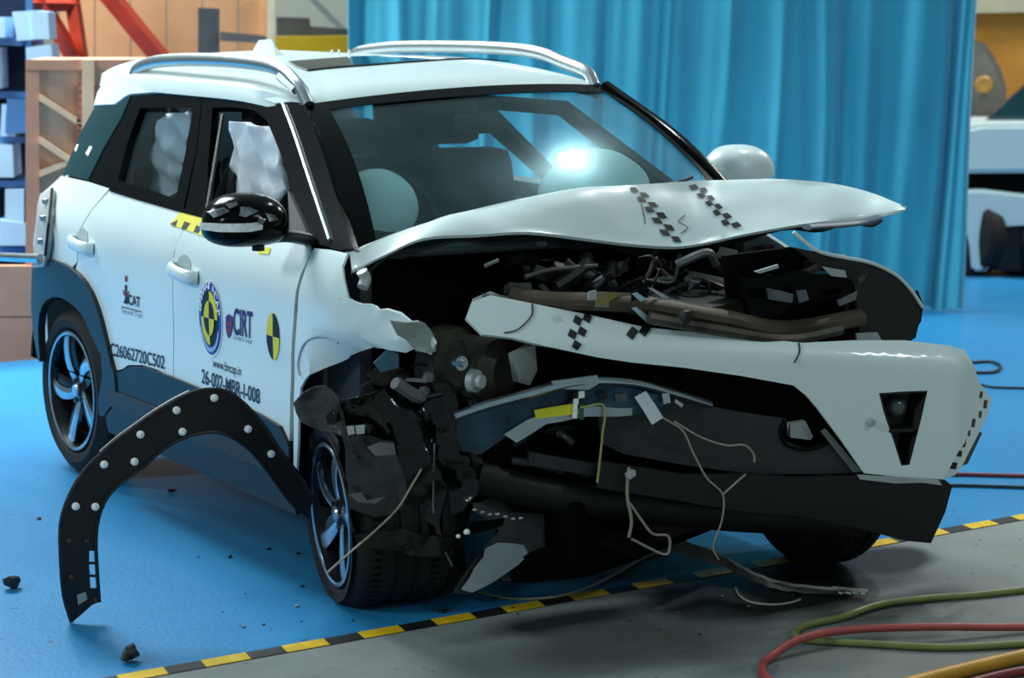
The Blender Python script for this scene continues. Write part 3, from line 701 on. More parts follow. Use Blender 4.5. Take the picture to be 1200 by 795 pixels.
# ------------------------------------------------------------------ wheels
def wheel(name, c, ydir, R, Rr, width, spin, flat=False, kids=True):
    """c = centre of outer rim face; ydir = outward unit vector"""
    root = bpy.data.objects.new(name, None); root.location = c; root.empty_display_size = .1; link(root, car)
    n = Vector(ydir).normalized(); up = Vector((0, 0, 1)); up = (up-n*up.dot(n)).normalized(); f = n.cross(up)
    M = Matrix(((f.x, n.x, up.x, c[0]), (f.y, n.y, up.y, c[1]), (f.z, n.z, up.z, c[2]), (0, 0, 0, 1))) @ Matrix.Rotation(spin, 4, 'Y')
    w = width
    prof = [(Rr+.004, -.012), (Rr+.02, .006), (Rr+.05, .012), (R-.045, .008), (R-.018, -.008), (R-.006, -.022), (R, -.035)]
    for k in range(4):
        y = -.035-(w-.07)*(k+.5)/4; prof += [(R, y+.012), (R-.008, y+.006), (R-.008, y-.006), (R, y-.012)]
    prof += [(R, -w+.035), (R-.018, -w+.01), (R-.045, -w-.006), (Rr+.03, -w-.01), (Rr, -w+.01), (Rr-.01, -w+.03), (Rr-.01, -.03)]
    t = lathe('tyre', prof, RUBBER, root, M, 56, True)
    for v in t.data.vertices:
        if v.co.z < .004:
            v.co.z = .004-(.004-v.co.z)*.02; 
            if flat: v.co.x += (v.co.x-c[0])*.10; v.co.y += .01
    # tread blocks: shallow lateral sipes as raised bars
    V, Fc = [], []
    for k in range(72):
        g = 2*math.pi*k/72
        for s in (-.045, -w+.075):
            i0 = len(V)
            for dg, y in ((-.02, s), (.02, s), (.035, s-.03), (-.005, s-.03)):
                for rr in (R-.002, R+.004):
                    V.append(M @ Vector((rr*math.cos(g+dg), y, rr*math.sin(g+dg))))
            Fc += [(i0+1, i0+3, i0+5, i0+7), (i0, i0+2, i0+3, i0+1), (i0+2, i0+4, i0+5, i0+3), (i0+4, i0+6, i0+7, i0+5), (i0+6, i0, i0+1, i0+7)]
    for v in V: v.z = max(v.z, .003)
    td = mesh_obj('tread', V, Fc, RUBBER, root, 0); td['kind'] = 'stuff'
    lathe('rim', [(Rr+.006, -.004), (Rr+.004, .004), (Rr-.008, .004), (Rr-.014, -.012), (Rr-.03, -.05), (Rr-.035, -w+.02), (Rr-.005, -w+.0), (Rr+.004, -w+.01), (Rr+.0, -.03)], RIM_D, root, M, 48, True)
    lathe('rim_edge', [(Rr+.002, .005), (Rr-.004, .008), (Rr-.011, .005), (Rr-.011, .001), (Rr+.002, .001)], RIM_L, root, M, 48, True)
    lathe('brake_disc', [(.03, -.09), (Rr-.07, -.09), (Rr-.07, -.105), (.03, -.105)], STEEL, root, M, 32, True)
    lathe('hub', [(.0, -.012), (.03, -.014), (.036, -.02), (.062, -.03), (.066, -.06), (.05, -.08)], RIM_D, root, M, 24)
    lathe('hub_cap', [(.0, -.006), (.022, -.008), (.028, -.016), (.028, -.02)], RIM_L, root, M, 20)
    for k in range(5):
        a0 = 2*math.pi*k/5
        for side_, m_, wd, tw in ((0, RIM_L, .020, .34), (1, RIM_D, .026, .12)):
            rows = []
            for i in range(7):
                u_ = i/6; r_ = .045+(Rr-.058)*u_; a = a0+tw*u_+(.0 if side_ == 0 else .42-.1*u_)
                hw = wd*(1.0+.5*u_)/max(r_, .05)*1.0
                y = -.022+.018*math.sin(u_*2.2)-(.012 if side_ else 0)
                rows.append([M @ Vector((r_*math.cos(a+da*hw), y-(.006 if abs(da) == 1 else 0), r_*math.sin(a+da*hw))) for da in (-1, -.5, .5, 1)])
            grid_obj('spoke', rows, m_, root, .022, 40, out=n)
        g = a0+.3; b = M @ Vector((.042*math.cos(g), -.012, .042*math.sin(g)))
        tube('wheel_nut', [b-n*.02, b], .008, STEEL, root, 6, curve=False)
    return root
wheel('rear_wheel', (-1.253, -.868, .332), (0, -1, 0), .332, .232, .205, .4)
FC = at(388, 603, 'x', .80)
dl = math.radians(13.5)
wheel('front_wheel', FC, (-math.sin(dl), -math.cos(dl), -.05), FC.z+.02, .222, .31, 1.0, True)
wheel('rear_wheel', (-1.253, .868, .332), (0, 1, 0), .332, .232, .205, .1)
wheel('front_wheel', (1.22, .88, .33), (.12, 1, 0), .33, .232, .205, .7)

# ------------------------------------------------------------------ buckled bonnet
fr = [(412, 318, .90), (426, 311, .94), (450, 299, 1.0), (497, 279, 1.08), (560, 275, 1.16), (620, 272, 1.22), (690, 280, 1.28), (740, 286, 1.33), (790, 289, 1.37), (830, 284, 1.41), (870, 275, 1.45), (945, 262, 1.52), (1000, 256, 1.56), (1040, 250, 1.585), (1062, 244, 1.60)]
cr = [(409, 296, .86), (424, 291, .88), (455, 276, .90), (520, 255, .93), (570, 242, .95), (620, 231, .97), (680, 220, .98), (728, 217.5, .985), (770, 215, .99), (815, 212, 1.0), (850, 211, 1.02), (905, 210, 1.12), (968, 214, 1.28), (1018, 225, 1.42), (1056, 240, 1.56)]
Fp = catmull([at(a, b, 'x', k_[2]+(c_-k_[2])*(.50 if a < 1030 else .70 if a < 1050 else .85)) for (a, b, c_), k_ in zip(fr, cr)], 5); Cp = catmull([at(a, b, 'x', c_) for a, b, c_ in cr], 5)
def hood_pt(j, t):
    a, b = Cp[j], Fp[j]; u_ = j/(len(Cp)-1); p = a.lerp(b, t); L = (b-a).length
    return p+Vector((.1, 0, .28)).normalized()*L*.04*4*t*(1-t)*(1-.3*math.cos(u_*9))
NR = 13; rows = []
back = [Vector((.70+.05*(1-abs(p.y)/.8) if p.x < 1.1 else p.x-.12, p.y*(.98), 1.06-.05*max(0, -p.y) if p.x < 1.1 else p.z-.06)) for p in Cp]
for t in (0, .35, .7): rows.append([back[j].lerp(Cp[j], t)+Vector((0, 0, .02*math.sin(t*3))) for j in range(len(Cp))])
hb = crumple(.010, 4.5, 4)
def dent(p):
    q = hb(p)
    n = noise.noise(Vector((p.x*6, p.y*9, 3.3))); w_ = math.exp(-((p.y-.15)/.28)**2)*max(0, min(1, (p.x-1.08)*6))
    return q+Vector((0, 0, -.016*max(0, n)*w_-.008*math.exp(-((p.y-.33)/.05)**2)))
for i in range(NR+1):
    t = i/NR; rows.append([(dent(hood_pt(j, t)) if 0 < t < 1 else hood_pt(j, t)) for j in range(len(Cp))])
edge = [Fp[j]+Vector((-.006, 0, -.009)) for j in range(len(Fp))]
rows.append(edge)
hood = grid_obj('bonnet', rows, WHITE, car, .008, 50, out=(0, 0, 1))
# underside frame of the bonnet; its shade is put into the dark colour
inr = []
for t in (.05, .35, .7, .93): inr.append([hood_pt(j, t)+Vector((-.05, 0, -.045-.010*math.sin(j*.9))) for j in range(4, len(Cp)-3)])
grid_obj('bonnet_inner_panel', inr, mat('bonnet_underside_shade', '#2D3234', .6, 0, .1), hood, .012, 40, out=(0, 0, -1))
H = lambda px, py, x: at(px, py, 'x', x)
for pz in ([(424, 306), (470, 288), (530, 284), (480, 300), (440, 313)], [(577, 284), (640, 278), (646, 283), (580, 288)], [(626, 282), (645, 280), (640, 290), (632, 290)], [(655, 285), (668, 276), (676, 280), (672, 286)], [(432, 312), (452, 306), (446, 318), (434, 320)]):
    shard('bonnet_bracket', pz, 1.03, PALE if pz[0][0] > 620 else DARKGREY, hood, ax=.35, th=.006, amp=.006, seed=len(pz))
tube('hinge_bracket', [H(424, 318, .95), H(428, 327, .95), H(425, 337, .96)], .018, PALE, hood, 8)
tube('bonnet_corner_reinforcement', [H(945, 266, 1.50), H(1000, 262, 1.53), H(1030, 255, 1.56)], .012, mat('shade_blue_grey', '#56606A', .4), hood, 8, flat=(.03, .01), up=(0, 0, 1))
# checker tape runs on the bonnet: two-column chequer laid along the sheet
def hood_hit(px, py):
    best = None
    d = ray(px, py)
    # nearest point of the bonnet grid by projected distance
    for j in range(len(Cp)):
        for i in range(0, 31):
            q = dent(hood_pt(j, i/30)) if 0 < i < 30 else hood_pt(j, i/30); v = np.array(q)-CAM; k = v.dot(FV)
            e_ = (600+FPX*v.dot(RV)/k-px)**2+(397.5-FPX*v.dot(UV)/k-py)**2
            if best is None or e_ < best[0]: best = (e_, j, i/30)
    return best[1], best[2]
def hood_uv(u_, t):
    j = max(0, min(len(Cp)-1.001, u_)); k = int(j); f = j-k
    a = dent(hood_pt(k, t)); b = dent(hood_pt(k+1, t)); return a.lerp(b, f)+Vector((.002, 0, .0035))
def checker(name, p0, p1, n, m2=BLACKPRINT):
    j0, t0 = hood_hit(*p0); j1, t1 = hood_hit(*p1); V, Fc = [], []
    for i in range(n):
        for c_ in (0, 1):
            if (i+c_) % 2: continue
            i0 = len(V)
            for (a, b) in ((0, 0), (1, 0), (1, 1), (0, 1)):
                s = (i+b)/n; w_ = (c_+a-1)*.95
                V.append(hood_uv(j0+(j1-j0)*s+w_, t0+(t1-t0)*s))
            Fc.append((i0, i0+1, i0+2, i0+3))
    return mesh_obj(name, V, Fc, m2, hood, 0)
checker('checker_tape', (748, 221), (789, 285), 10)
checker('checker_tape', (816, 215), (858, 270), 10)
# scuffs on the bonnet
for pts in ([(750, 240), (752, 252), (760, 262)], [(800, 254), (796, 262), (802, 268), (796, 275)]):
    tube('paint_crack', [hood_uv(*hood_hit(*p)) for p in pts], .0018, GREY, hood, 4)

# ------------------------------------------------------------------ front fascia (white bumper skin)
fas = fpanel('front_bumper', [(546, 373), (553, 354), (575, 346), (625, 356), (690, 369), (757, 384), (830, 391), (940, 402), (1000, 399), (1060, 399), (1112, 405), (1130, 410), (1141, 428), (1149, 452),
                              (1140, 490), (1124, 528), (1106, 562), (1060, 560), (1013, 555), (985, 515), (958, 479), (945, 464), (930, 452), (870, 441), (800, 431), (740, 425), (700, 419), (640, 406), (600, 396), (565, 392)],
             WHITE, car, 0, .014, .028, holes=[[(1030, 461), (1060, 459), (1087, 458), (1080, 490), (1066, 545), (1056, 546), (1048, 520), (1036, 485)]])
# character lines
FS = front(.004)
fl = lambda *P_: [FS(*fp(*p)) for p in P_]
tube('paint_crack', fl((935, 402), (936, 412), (930, 425)), .0025, BLACKPRINT, fas, 4)
tube('paint_crack', fl((623, 356), (622, 370), (606, 386), (590, 390)), .0025, BLACKPRINT, fas, 4)
lathe('parking_sensor', [(0, .012), (.011, .012), (.013, .004), (.013, 0)], PALE, fas, Matrix.Translation(FS(*fp(1019, 495))) @ Matrix.Rotation(-math.pi/2, 4, 'Z'), 16)
pk = fpanel('fog_lamp_pocket', [(1028, 459), (1089, 456), (1068, 548), (1054, 548)], BLACK, fas, -.07, .01)
for a, b in (((1030, 461), (1087, 458)), ((1087, 458), (1066, 545)), ((1066, 545), (1056, 546)), ((1056, 546), (1030, 461))):
    A_, B_ = fp(*a), fp(*b); grid_obj('pocket_wall', [[front(0)(*A_), front(0)(*B_)], [front(-.075)(A_[0]*.995+B_[0]*.005, A_[1]), front(-.075)(*B_)]], BLACK, fas, .006, 20)
shelf_ = fp(1060, 508); box('pocket_shelf', front(-.03)(*fp(1060, 505)), (.06, .085, .012), BLACK, fas, rot=(0, 0, -.36), bev=.004)
lathe('fog_lamp', [(0, .03), (.018, .027), (.030, .016), (.034, 0), (.034, -.03)], mat('lamp_lens', '#525A5C', .05, .2, .2, 40, coat=.5), fas, Matrix.Translation(front(-.05)(*fp(1063, 480))) @ Matrix.Rotation(-math.pi/2-.36, 4, 'Z'), 20)
# torn fixing strip on the side edge, chequered
pts = [(1138, 436), (1150, 452), (1162, 468), (1157, 488), (1146, 510), (1134, 533), (1119, 557), (1104, 563), (1108, 545), (1122, 515), (1136, 480)]
tf = panel('torn_side_flange', [fp(*p, -.012) for p in pts], front(-.012), WHITE, fas, .005, .03)
for a, b, s_ in ((1147, 463, .8), (1152, 474, 1), (1146, 486, .8), (1138, 496, 1), (1133, 508, .7), (1127, 519, 1.1), (1122, 532, .7), (1114, 546, .8)):
    y_, z_ = fp(a+3, b, -.010); decal('flange_slot', [([(y_-.016*s_, z_-.010*s_), (y_+.012*s_, z_-.016*s_), (y_+.017*s_, z_+.010*s_), (y_-.010*s_, z_+.016*s_)], 0)], front(-.010), [BLACKPRINT], tf)
panel('flange_rubber', [fp(*p, -.04) for p in [(1147, 505), (1151, 508), (1134, 544), (1128, 546)]], front(-.04), BLACK, fas, .01, .04)
# dark grille void, lower grey panel with tow-eye opening, black lower lip
fpanel('grille_backing', [(660, 400), (700, 412), (800, 428), (880, 442), (940, 455), (962, 482), (1012, 556), (880, 540), (760, 520), (690, 500), (655, 450)], VOID, car, -.10, .012)
lg = fpanel('lower_grille_panel', [(700, 478), (720, 462), (755, 462), (800, 470), (860, 482), (925, 492), (958, 505), (985, 528), (1008, 554), (960, 556), (880, 556), (800, 545), (730, 532), (705, 520)], DARKGREY, car, -.035, .012,
            holes=[[(917, 493), (935, 488), (958, 500), (972, 520), (945, 527), (917, 516)]], step=.05)
fpanel('tow_eye_recess', [(912, 488), (975, 500), (978, 530), (912, 525)], VOID, lg, -.09, .01)
fpanel('foam_block', [(926, 497), (944, 494), (953, 512), (950, 516), (926, 513)], PALE, lg, -.06, .03)
tube('tow_eye_rim', [front(-.03)(*fp(*p, -.03)) for p in [(920, 492), (915, 506), (922, 522), (945, 527), (968, 520), (960, 505)]], .006, BLACK_GLOSS, lg, 6)
fpanel('grille_trim', [(962, 506), (968, 503), (1010, 553), (1000, 554)], GREY, lg, -.02, .008)
lip = fpanel('lower_bumper_lip', [(700, 540), (800, 556), (870, 556), (930, 560), (1010, 558), (1060, 562), (1108, 563), (1116, 570), (1108, 600), (1091, 637), (1060, 634), (1000, 618), (940, 606), (870, 600), (800, 588), (700, 572)], BLACK, car, .0, .02, .06)
fpanel('torn_white_edge', [(1005, 557), (1060, 560), (1100, 563), (1104, 569), (1080, 566), (1050, 567), (1008, 562)], PALE, lip, .012, .006, .03)
fpanel('lower_slats', [(620, 530), (720, 548), (880, 568), (880, 580), (720, 562), (620, 545)], DARKGREY, lip, -.05, .02)
tube('undertray_edge', [front(-.12)(*fp(*p, -.12)) for p in [(560, 560), (640, 580), (760, 596), (870, 606), (1010, 612)]], .03, BLACK, car, 8, flat=(.02, .05), up=(0, 0, 1))
fpanel('undertray', [(560, 520), (700, 545), (900, 560), (1000, 600), (960, 628), (860, 614), (740, 610), (600, 600)], VOID, car, -.14, .015)

# ------------------------------------------------------------------ smashed engine bay
P_ = lambda px, py, x: at(px, py, 'x', x)
FO = lambda px, py, o_=.02: Vector(front(o_)(*fp(px, py, o_)))
def fshard(name, pix, o_, m_, parent, th=.006, amp=0.0, freq=8, seed=1, step=.04):
    return panel(name, [fp(*p, o_) for p in pix], front(o_), m_, parent, th, step, bump=crumple(amp, freq, seed) if amp else None, out=(1, -.3, .1), smooth=25)
tube('bumper_beam', [FO(533, 488, .05), FO(575, 474, .06), FO(620, 462, .06), FO(660, 451, .05), FO(700, 447, .04), FO(745, 450, .02), FO(790, 462, 0), FO(830, 474, -.02)], .02, ALU, car, 8, 6, flat=(.03, .014), up=(0, 0, 1))
bb = fshard('bumper_beam_face', [(536, 488), (580, 477), (620, 466), (660, 456), (700, 452), (745, 455), (790, 466), (765, 486), (710, 480), (660, 486), (618, 496), (592, 514), (566, 532), (546, 526), (536, 508)], .03, mat('teal_grey_metal', '#3E5A70', .3, .6, .25, 8, col2='#22303C'), car, .02, .012)
fshard('beam_flange', [(590, 510), (618, 493), (640, 483), (690, 476), (740, 478), (740, 487), (690, 487), (640, 497), (606, 520)], .045, ALU, bb, .01, .006)
fshard('bright_beam_edge', [(646, 447), (700, 440), (703, 449), (690, 457), (650, 456)], .075, ALU, bb, .01)
sq = lambda n_, pix, m_, o_=.06: fshard(n_, pix, o_, m_, bb, .004)
sq('yellow_sleeve', [(626, 481), (674, 473), (679, 485), (628, 491)], YELLOW)
for pz, m_ in (([(672, 468), (678, 467), (678, 474), (672, 475)], WHITEPRINT), ([(678, 459), (685, 458), (685, 467), (678, 468)], WHITEPRINT), ([(678, 467), (685, 466), (684, 474), (678, 475)], BLACKPRINT), ([(672, 461), (678, 460), (678, 467), (672, 468)], BLACKPRINT), ([(672, 475), (677, 474), (676, 491), (671, 490)], WHITEPRINT), ([(680, 474), (684, 473), (684, 492), (679, 492)], mat('green_tab', '#1C5A34', .4))):
    sq('checker_mark', pz, m_, .068)
for pz, m_ in (([(720, 462), (733, 460), (736, 470), (722, 472)], STEEL), ([(700, 462), (712, 460), (712, 468), (702, 470)], BLACK), ([(776, 462), (784, 461), (786, 472), (778, 474)], PALE), ([(792, 468), (801, 474), (799, 478), (791, 472)], PALE)):
    sq('beam_fitting', pz, m_, .05)
lab = fshard('paper_label', [(743, 466), (757, 459), (777, 490), (764, 498)], .08, mat('silver_paper', '#D5DDE4', .35, 0, .1), bb, .002, .003)
# upper radiator support, brown dusty bar and black ducts
tube('radiator_support', [P_(600, 345, 1.12), P_(640, 352, 1.2), P_(700, 354, 1.3), P_(760, 358, 1.37), P_(840, 372, 1.44), P_(920, 386, 1.5), P_(1008, 372, 1.55)], .03, BRONZE, car, 10, 6, flat=(.04, .028), up=(0, 0, 1))
tube('radiator_support_lip', [P_(760, 372, 1.40), P_(840, 386, 1.46), P_(920, 397, 1.52), P_(985, 386, 1.56)], .02, DIRTY, car, 8)
sg = shard('warning_label', [(700, 342), (742, 344), (740, 362), (698, 360)], 1.36, mat('label_amber', '#8A7424', .5, 0, .3, 12, col2='#5F7680'), car, ax=.05, th=.003)
for pz, m_ in (([(740, 344), (748, 340), (785, 364), (780, 374), (762, 380), (740, 361)], BLACK_GLOSS), ([(741, 345), (747, 343), (776, 364), (770, 370)], mat('pale_blue_plate', '#A9CBD8', .25, .3, .1)), ([(740, 361), (746, 360), (764, 374), (758, 378)], mat('pale_blue_plate', '#A9CBD8')), ([(759, 337), (765, 338), (785, 349), (780, 352)], PALE), ([(690, 342), (699, 340), (698, 352), (689, 352)], PALE)):
    shard('folded_tape_piece', pz, 1.385+.01*(m_ is not BLACK_GLOSS), m_, sg, ax=.05, th=.003)
# chequer tape on the fascia strip
def fcheck(p0, p1, n, w_=.021):
    a = Vector(fp(*p0)); b = Vector(fp(*p1)); d = (b-a)/n; s_ = Vector((d.y, -d.x)).normalized()*w_; polys = []
    for i in range(n):
        o_ = a+d*i+(s_ if i % 2 else Vector((0, 0))); polys.append(([tuple(o_), tuple(o_+s_), tuple(o_+s_+d), tuple(o_+d)], 0))
    decal('checker_tape', polys, front(.004), [BLACKPRINT], fas)
fcheck((693, 371), (676, 411), 5); fcheck((762, 385), (748, 405), 2)
# crushed wing apron: pale bent rails
for nm, pz, x_, m_, az_ in (('bent_apron_rail', [(414, 351), (430, 352), (448, 357), (472, 367), (494, 376), (492, 384), (468, 377), (444, 367), (428, 360)], 1.08, PALE, -.3),
                       ('bent_apron_plate', [(454, 377), (475, 376), (493, 377), (505, 388), (513, 400), (510, 412), (498, 416), (484, 414), (476, 398), (462, 390)], 1.10, mat('grey_primer', '#9AA5A2', .45, .1, .12, 8), .3),
                       ('bent_apron_plate', [(484, 412), (500, 404), (516, 410), (522, 430), (508, 444), (492, 440), (484, 428)], 1.09, mat('grey_primer'), -.5),
                       ('torn_edge', [(400, 352), (416, 356), (434, 366), (456, 383), (452, 386), (430, 371), (412, 361)], 1.06, PALE, 0),
                       ('blue_grey_flap', [(436, 428), (452, 410), (463, 414), (462, 428), (446, 434)], .985, mat('teal_flap', '#4F7F96', .4, 0, .2, 9), .2),
                       ('bent_apron_plate', [(455, 386), (474, 390), (476, 408), (462, 398)], 1.01, ALU, .1)):
    shard(nm, pz, x_, m_, car, ax=.15, az=az_, th=.008, step=.03, amp=.022, freq=9, seed=len(pz))
shard('white_panel_remnant', [(548, 374), (556, 352), (576, 344), (600, 350), (598, 388), (580, 392), (562, 386)], 1.16, WHITE, car, ax=.3, th=.008, amp=.01)
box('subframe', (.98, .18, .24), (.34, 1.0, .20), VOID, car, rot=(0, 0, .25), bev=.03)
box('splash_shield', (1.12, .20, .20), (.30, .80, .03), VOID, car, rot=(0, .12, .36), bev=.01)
# engine lumps
EM = [BLACK, DARKGREY, DIRTY, STEEL, VOID, BLACK, GREY]
lathe('gearbox_housing', [(.0, .06), (.055, .06), (.075, .045), (.10, .03), (.10, -.10), (.12, -.12), (.12, -.20)], DIRTY, car, Matrix.Translation(P_(574, 434, 1.10)) @ Matrix.Rotation(-math.pi/2+.3, 4, 'Z'), 24)
shard('white_bracket', [(604, 414), (626, 404), (633, 430), (622, 452), (604, 448)], 1.24, mat('old_white', '#8D938F', .5, .1, .2, 10), car, th=.03, amp=.02, freq=10)
lathe('pulley', [(.0, .02), (.02, .02), (.022, .0), (.034, .0), (.036, -.02), (.0, -.02)], PALE, car, Matrix.Translation(P_(559, 447, 1.2)) @ Matrix.Rotation(-math.pi/2+.4, 4, 'Z'), 16)
lathe('pulley', [(.0, .02), (.01, .02), (.012, .0), (.022, .0), (.022, -.02), (.0, -.02)], ALU, car, Matrix.Translation(P_(541, 426, 1.2)) @ Matrix.Rotation(-math.pi/2, 4, 'Z'), 16)
rr_ = random.Random(11)
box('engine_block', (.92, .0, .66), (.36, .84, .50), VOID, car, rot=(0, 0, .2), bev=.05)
box('engine_cover', (1.18, .22, .93), (.40, .60, .06), BLACK, car, rot=(0, .1, .3), bev=.02)
box('battery', (1.25, .55, .86), (.22, .26, .20), BLACK, car, rot=(.05, 0, .3), bev=.015)
for i in range(95):
    px = rr_.uniform(455, 1000); lo_ = 300+max(0, (560-px))*.05; py = rr_.uniform(300, 350) if px > 600 else rr_.uniform(312, 480) if px > 520 else rr_.uniform(425, 475)
    x_ = .94+.36*max(0, (px-450)/500)+rr_.uniform(-.06, .06)
    p = P_(px, py, x_); m_ = EM[rr_.randrange(7)]
    if i % 3 == 0: box('engine_bracket', p, (rr_.uniform(.02, .08), rr_.uniform(.03, .10), rr_.uniform(.01, .05)), m_, car, rot=(rr_.uniform(-.8, .8), rr_.uniform(-.6, .6), rr_.uniform(-.8, .8)), bev=.004)
    else:
        q = p+Vector((rr_.uniform(-.04, .08), rr_.uniform(-.22, .22), rr_.uniform(-.10, .05)))
        tube('engine_hose' if i % 3 == 1 else 'wiring_loom', [p, p.lerp(q, .4)+Vector((.03, 0, rr_.uniform(-.05, .05))), q], rr_.choice([.006, .009, .014, .02]) if i % 3 == 1 else .004, m_ if i % 3 == 1 else BLACK, car, 7)
for pts, r_, m_ in (([(615, 325), (650, 316), (700, 312)], .008, DIRTY), ([(694, 335), (702, 328), (708, 325)], .009, PALE), ([(754, 332), (762, 318), (768, 304), (774, 312)], .009, DIRTY), ([(568, 312), (584, 305)], .006, GREY), ([(540, 400), (550, 440), (556, 470), (550, 490)], .008, DARKGREY), ([(480, 470), (540, 455), (560, 430)], .010, BLACK), ([(690, 500), (640, 505), (600, 522)], .012, DARKGREY)):
    tube('engine_hose', [P_(a, b, 1.10+.0004*(a-500)) for a, b in pts], r_, m_, car, 8)
# broken headlamp in the left front corner and inner wing
hl = shard('headlamp_shell', [(868, 328), (940, 318), (1000, 330), (1004, 372), (960, 392), (880, 380)], 1.42, BLACK_GLOSS, car, ax=.12, th=.03, amp=.02, freq=7)
for pz, m_ in (([(884, 318), (912, 310), (913, 314), (890, 320)], PALE), ([(965, 312), (990, 318), (992, 326), (976, 324)], PALE), ([(898, 338), (930, 346), (928, 356), (900, 352)], STEEL), ([(934, 342), (945, 340), (948, 352), (936, 356)], STEEL), ([(982, 354), (1004, 342), (1002, 352), (984, 360)], GREY), ([(1004, 326), (1016, 320), (1012, 330), (1006, 332)], DIRTY), ([(1004, 392), (1030, 390), (1036, 402), (1006, 404)], PALE), ([(950, 392), (960, 386), (958, 404), (950, 404)], PALE), ([(970, 388), (978, 386), (982, 404), (972, 404)], BLACK_GLOSS)):
    shard('headlamp_fragment', pz, 1.47, m_, hl, ax=.12, th=.008, amp=.006)
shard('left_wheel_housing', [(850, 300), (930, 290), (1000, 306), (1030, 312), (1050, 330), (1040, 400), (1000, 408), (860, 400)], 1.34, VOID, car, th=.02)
iw = shard('left_inner_wing', [(956, 294), (990, 303), (1020, 308), (1050, 322), (1068, 340), (1080, 358), (1078, 376), (1074, 396), (1062, 404), (1010, 404), (1004, 360), (1000, 330), (960, 310), (930, 290)], 1.50, mat('underseal_brown', '#15120F', .6, 0, .2, 6), car, ax=.02, th=.012, amp=.004)
tube('left_wing_edge', [P_(930, 272, 1.49), P_(944, 284, 1.505), P_(960, 295, 1.515), P_(990, 302, 1.515), P_(1020, 308, 1.52), P_(1048, 321, 1.52), P_(1066, 338, 1.52), P_(1081, 360, 1.52)], .006, WHITE, iw, 6)
shard('wing_flap', [(1074, 340), (1082, 356), (1080, 376), (1072, 392), (1062, 402), (1060, 380)], 1.515, VOID, iw, th=.01, amp=.01)

# ------------------------------------------------------------------ crushed right front corner
def cloth(name, pix, x0_, m_, ax, az, amp, freq, seed, fold_=0, step=.022):
    n = Vector((1, -ax, -az)); pts = []
    for (px, py) in pix:
        d = Vector(ray(px, py)); c_ = Vector(CAM); t = (x0_-n.dot(c_))/n.dot(d); p = c_+d*t; pts.append((p.y, p.z))
    g = crumple(amp, freq, seed)
    def s_(a, b):
        p = Vector((x0_+ax*a+az*b, a, b)); w_ = noise.noise(Vector((a*5, b*3, seed)))
        return g(p)+Vector((fold_*math.sin(a*38+b*12+5*w_)+fold_*.8*abs(noise.noise(Vector((a*14, b*9, seed+2)))), 0, 0))
    return panel(name, pts, s_, m_, car, .005, step, smooth=50)
LINER = mat('liner_plastic', '#08090A', .13, 0, .2, 9, bump=.6, bscale=14)
ln = cloth('wheel_arch_liner', [(356, 458), (372, 450), (392, 456), (404, 470), (430, 462), (470, 452), (520, 450), (540, 480), (548, 520), (552, 560), (545, 600), (500, 640), (450, 632), (408, 622), (404, 570), (396, 520), (378, 500), (362, 490), (352, 472)], 1.36, LINER, .30, -.08, .035, 7, 9, .024)
cloth('crumpled_liner_fold', [(351, 474), (356, 458), (374, 450), (392, 458), (402, 490), (420, 540), (418, 560), (404, 540), (392, 512), (376, 502), (360, 490)], 1.20, mat('sheen_liner', '#54595B', .25, 0, .4, 16, col2='#1C1E20', bump=.4, bscale=30), .1, -.1, .03, 9, 4, .016)  # fold lighter than the liner: its soft sheen is in the colour
cloth('torn_liner_edge', [(420, 625), (470, 618), (520, 628), (548, 622), (545, 640), (490, 652), (430, 640)], 1.37, LINER, .3, 0, .02, 8, 3, .01)
cloth('liner_bulge', [(402, 524), (418, 514), (444, 512), (466, 520), (472, 545), (478, 572), (474, 598), (440, 602), (412, 594), (404, 560)], 1.40, mat('bulge_sheen_liner', '#34383A', .24, 0, .3, 10, bump=.3, bscale=12), .30, -.06, .02, 6, 14, .012)  # grey of this bulge paints the sheen of the black liner
for pz, m_ in (([(406, 500), (414, 499), (416, 508), (408, 510)], PALE), ([(416, 499), (427, 498), (427, 508), (418, 509)], PALE), ([(430, 524), (446, 518), (462, 520), (464, 532), (440, 534)], GREY), ([(410, 580), (424, 576), (430, 586), (450, 582), (440, 590), (420, 588)], GREY)):
    shard('liner_label_glint', pz, 1.425, m_, ln, ax=.3, th=.003, amp=.004)  # grey pieces are highlights on the liner, put in as colour
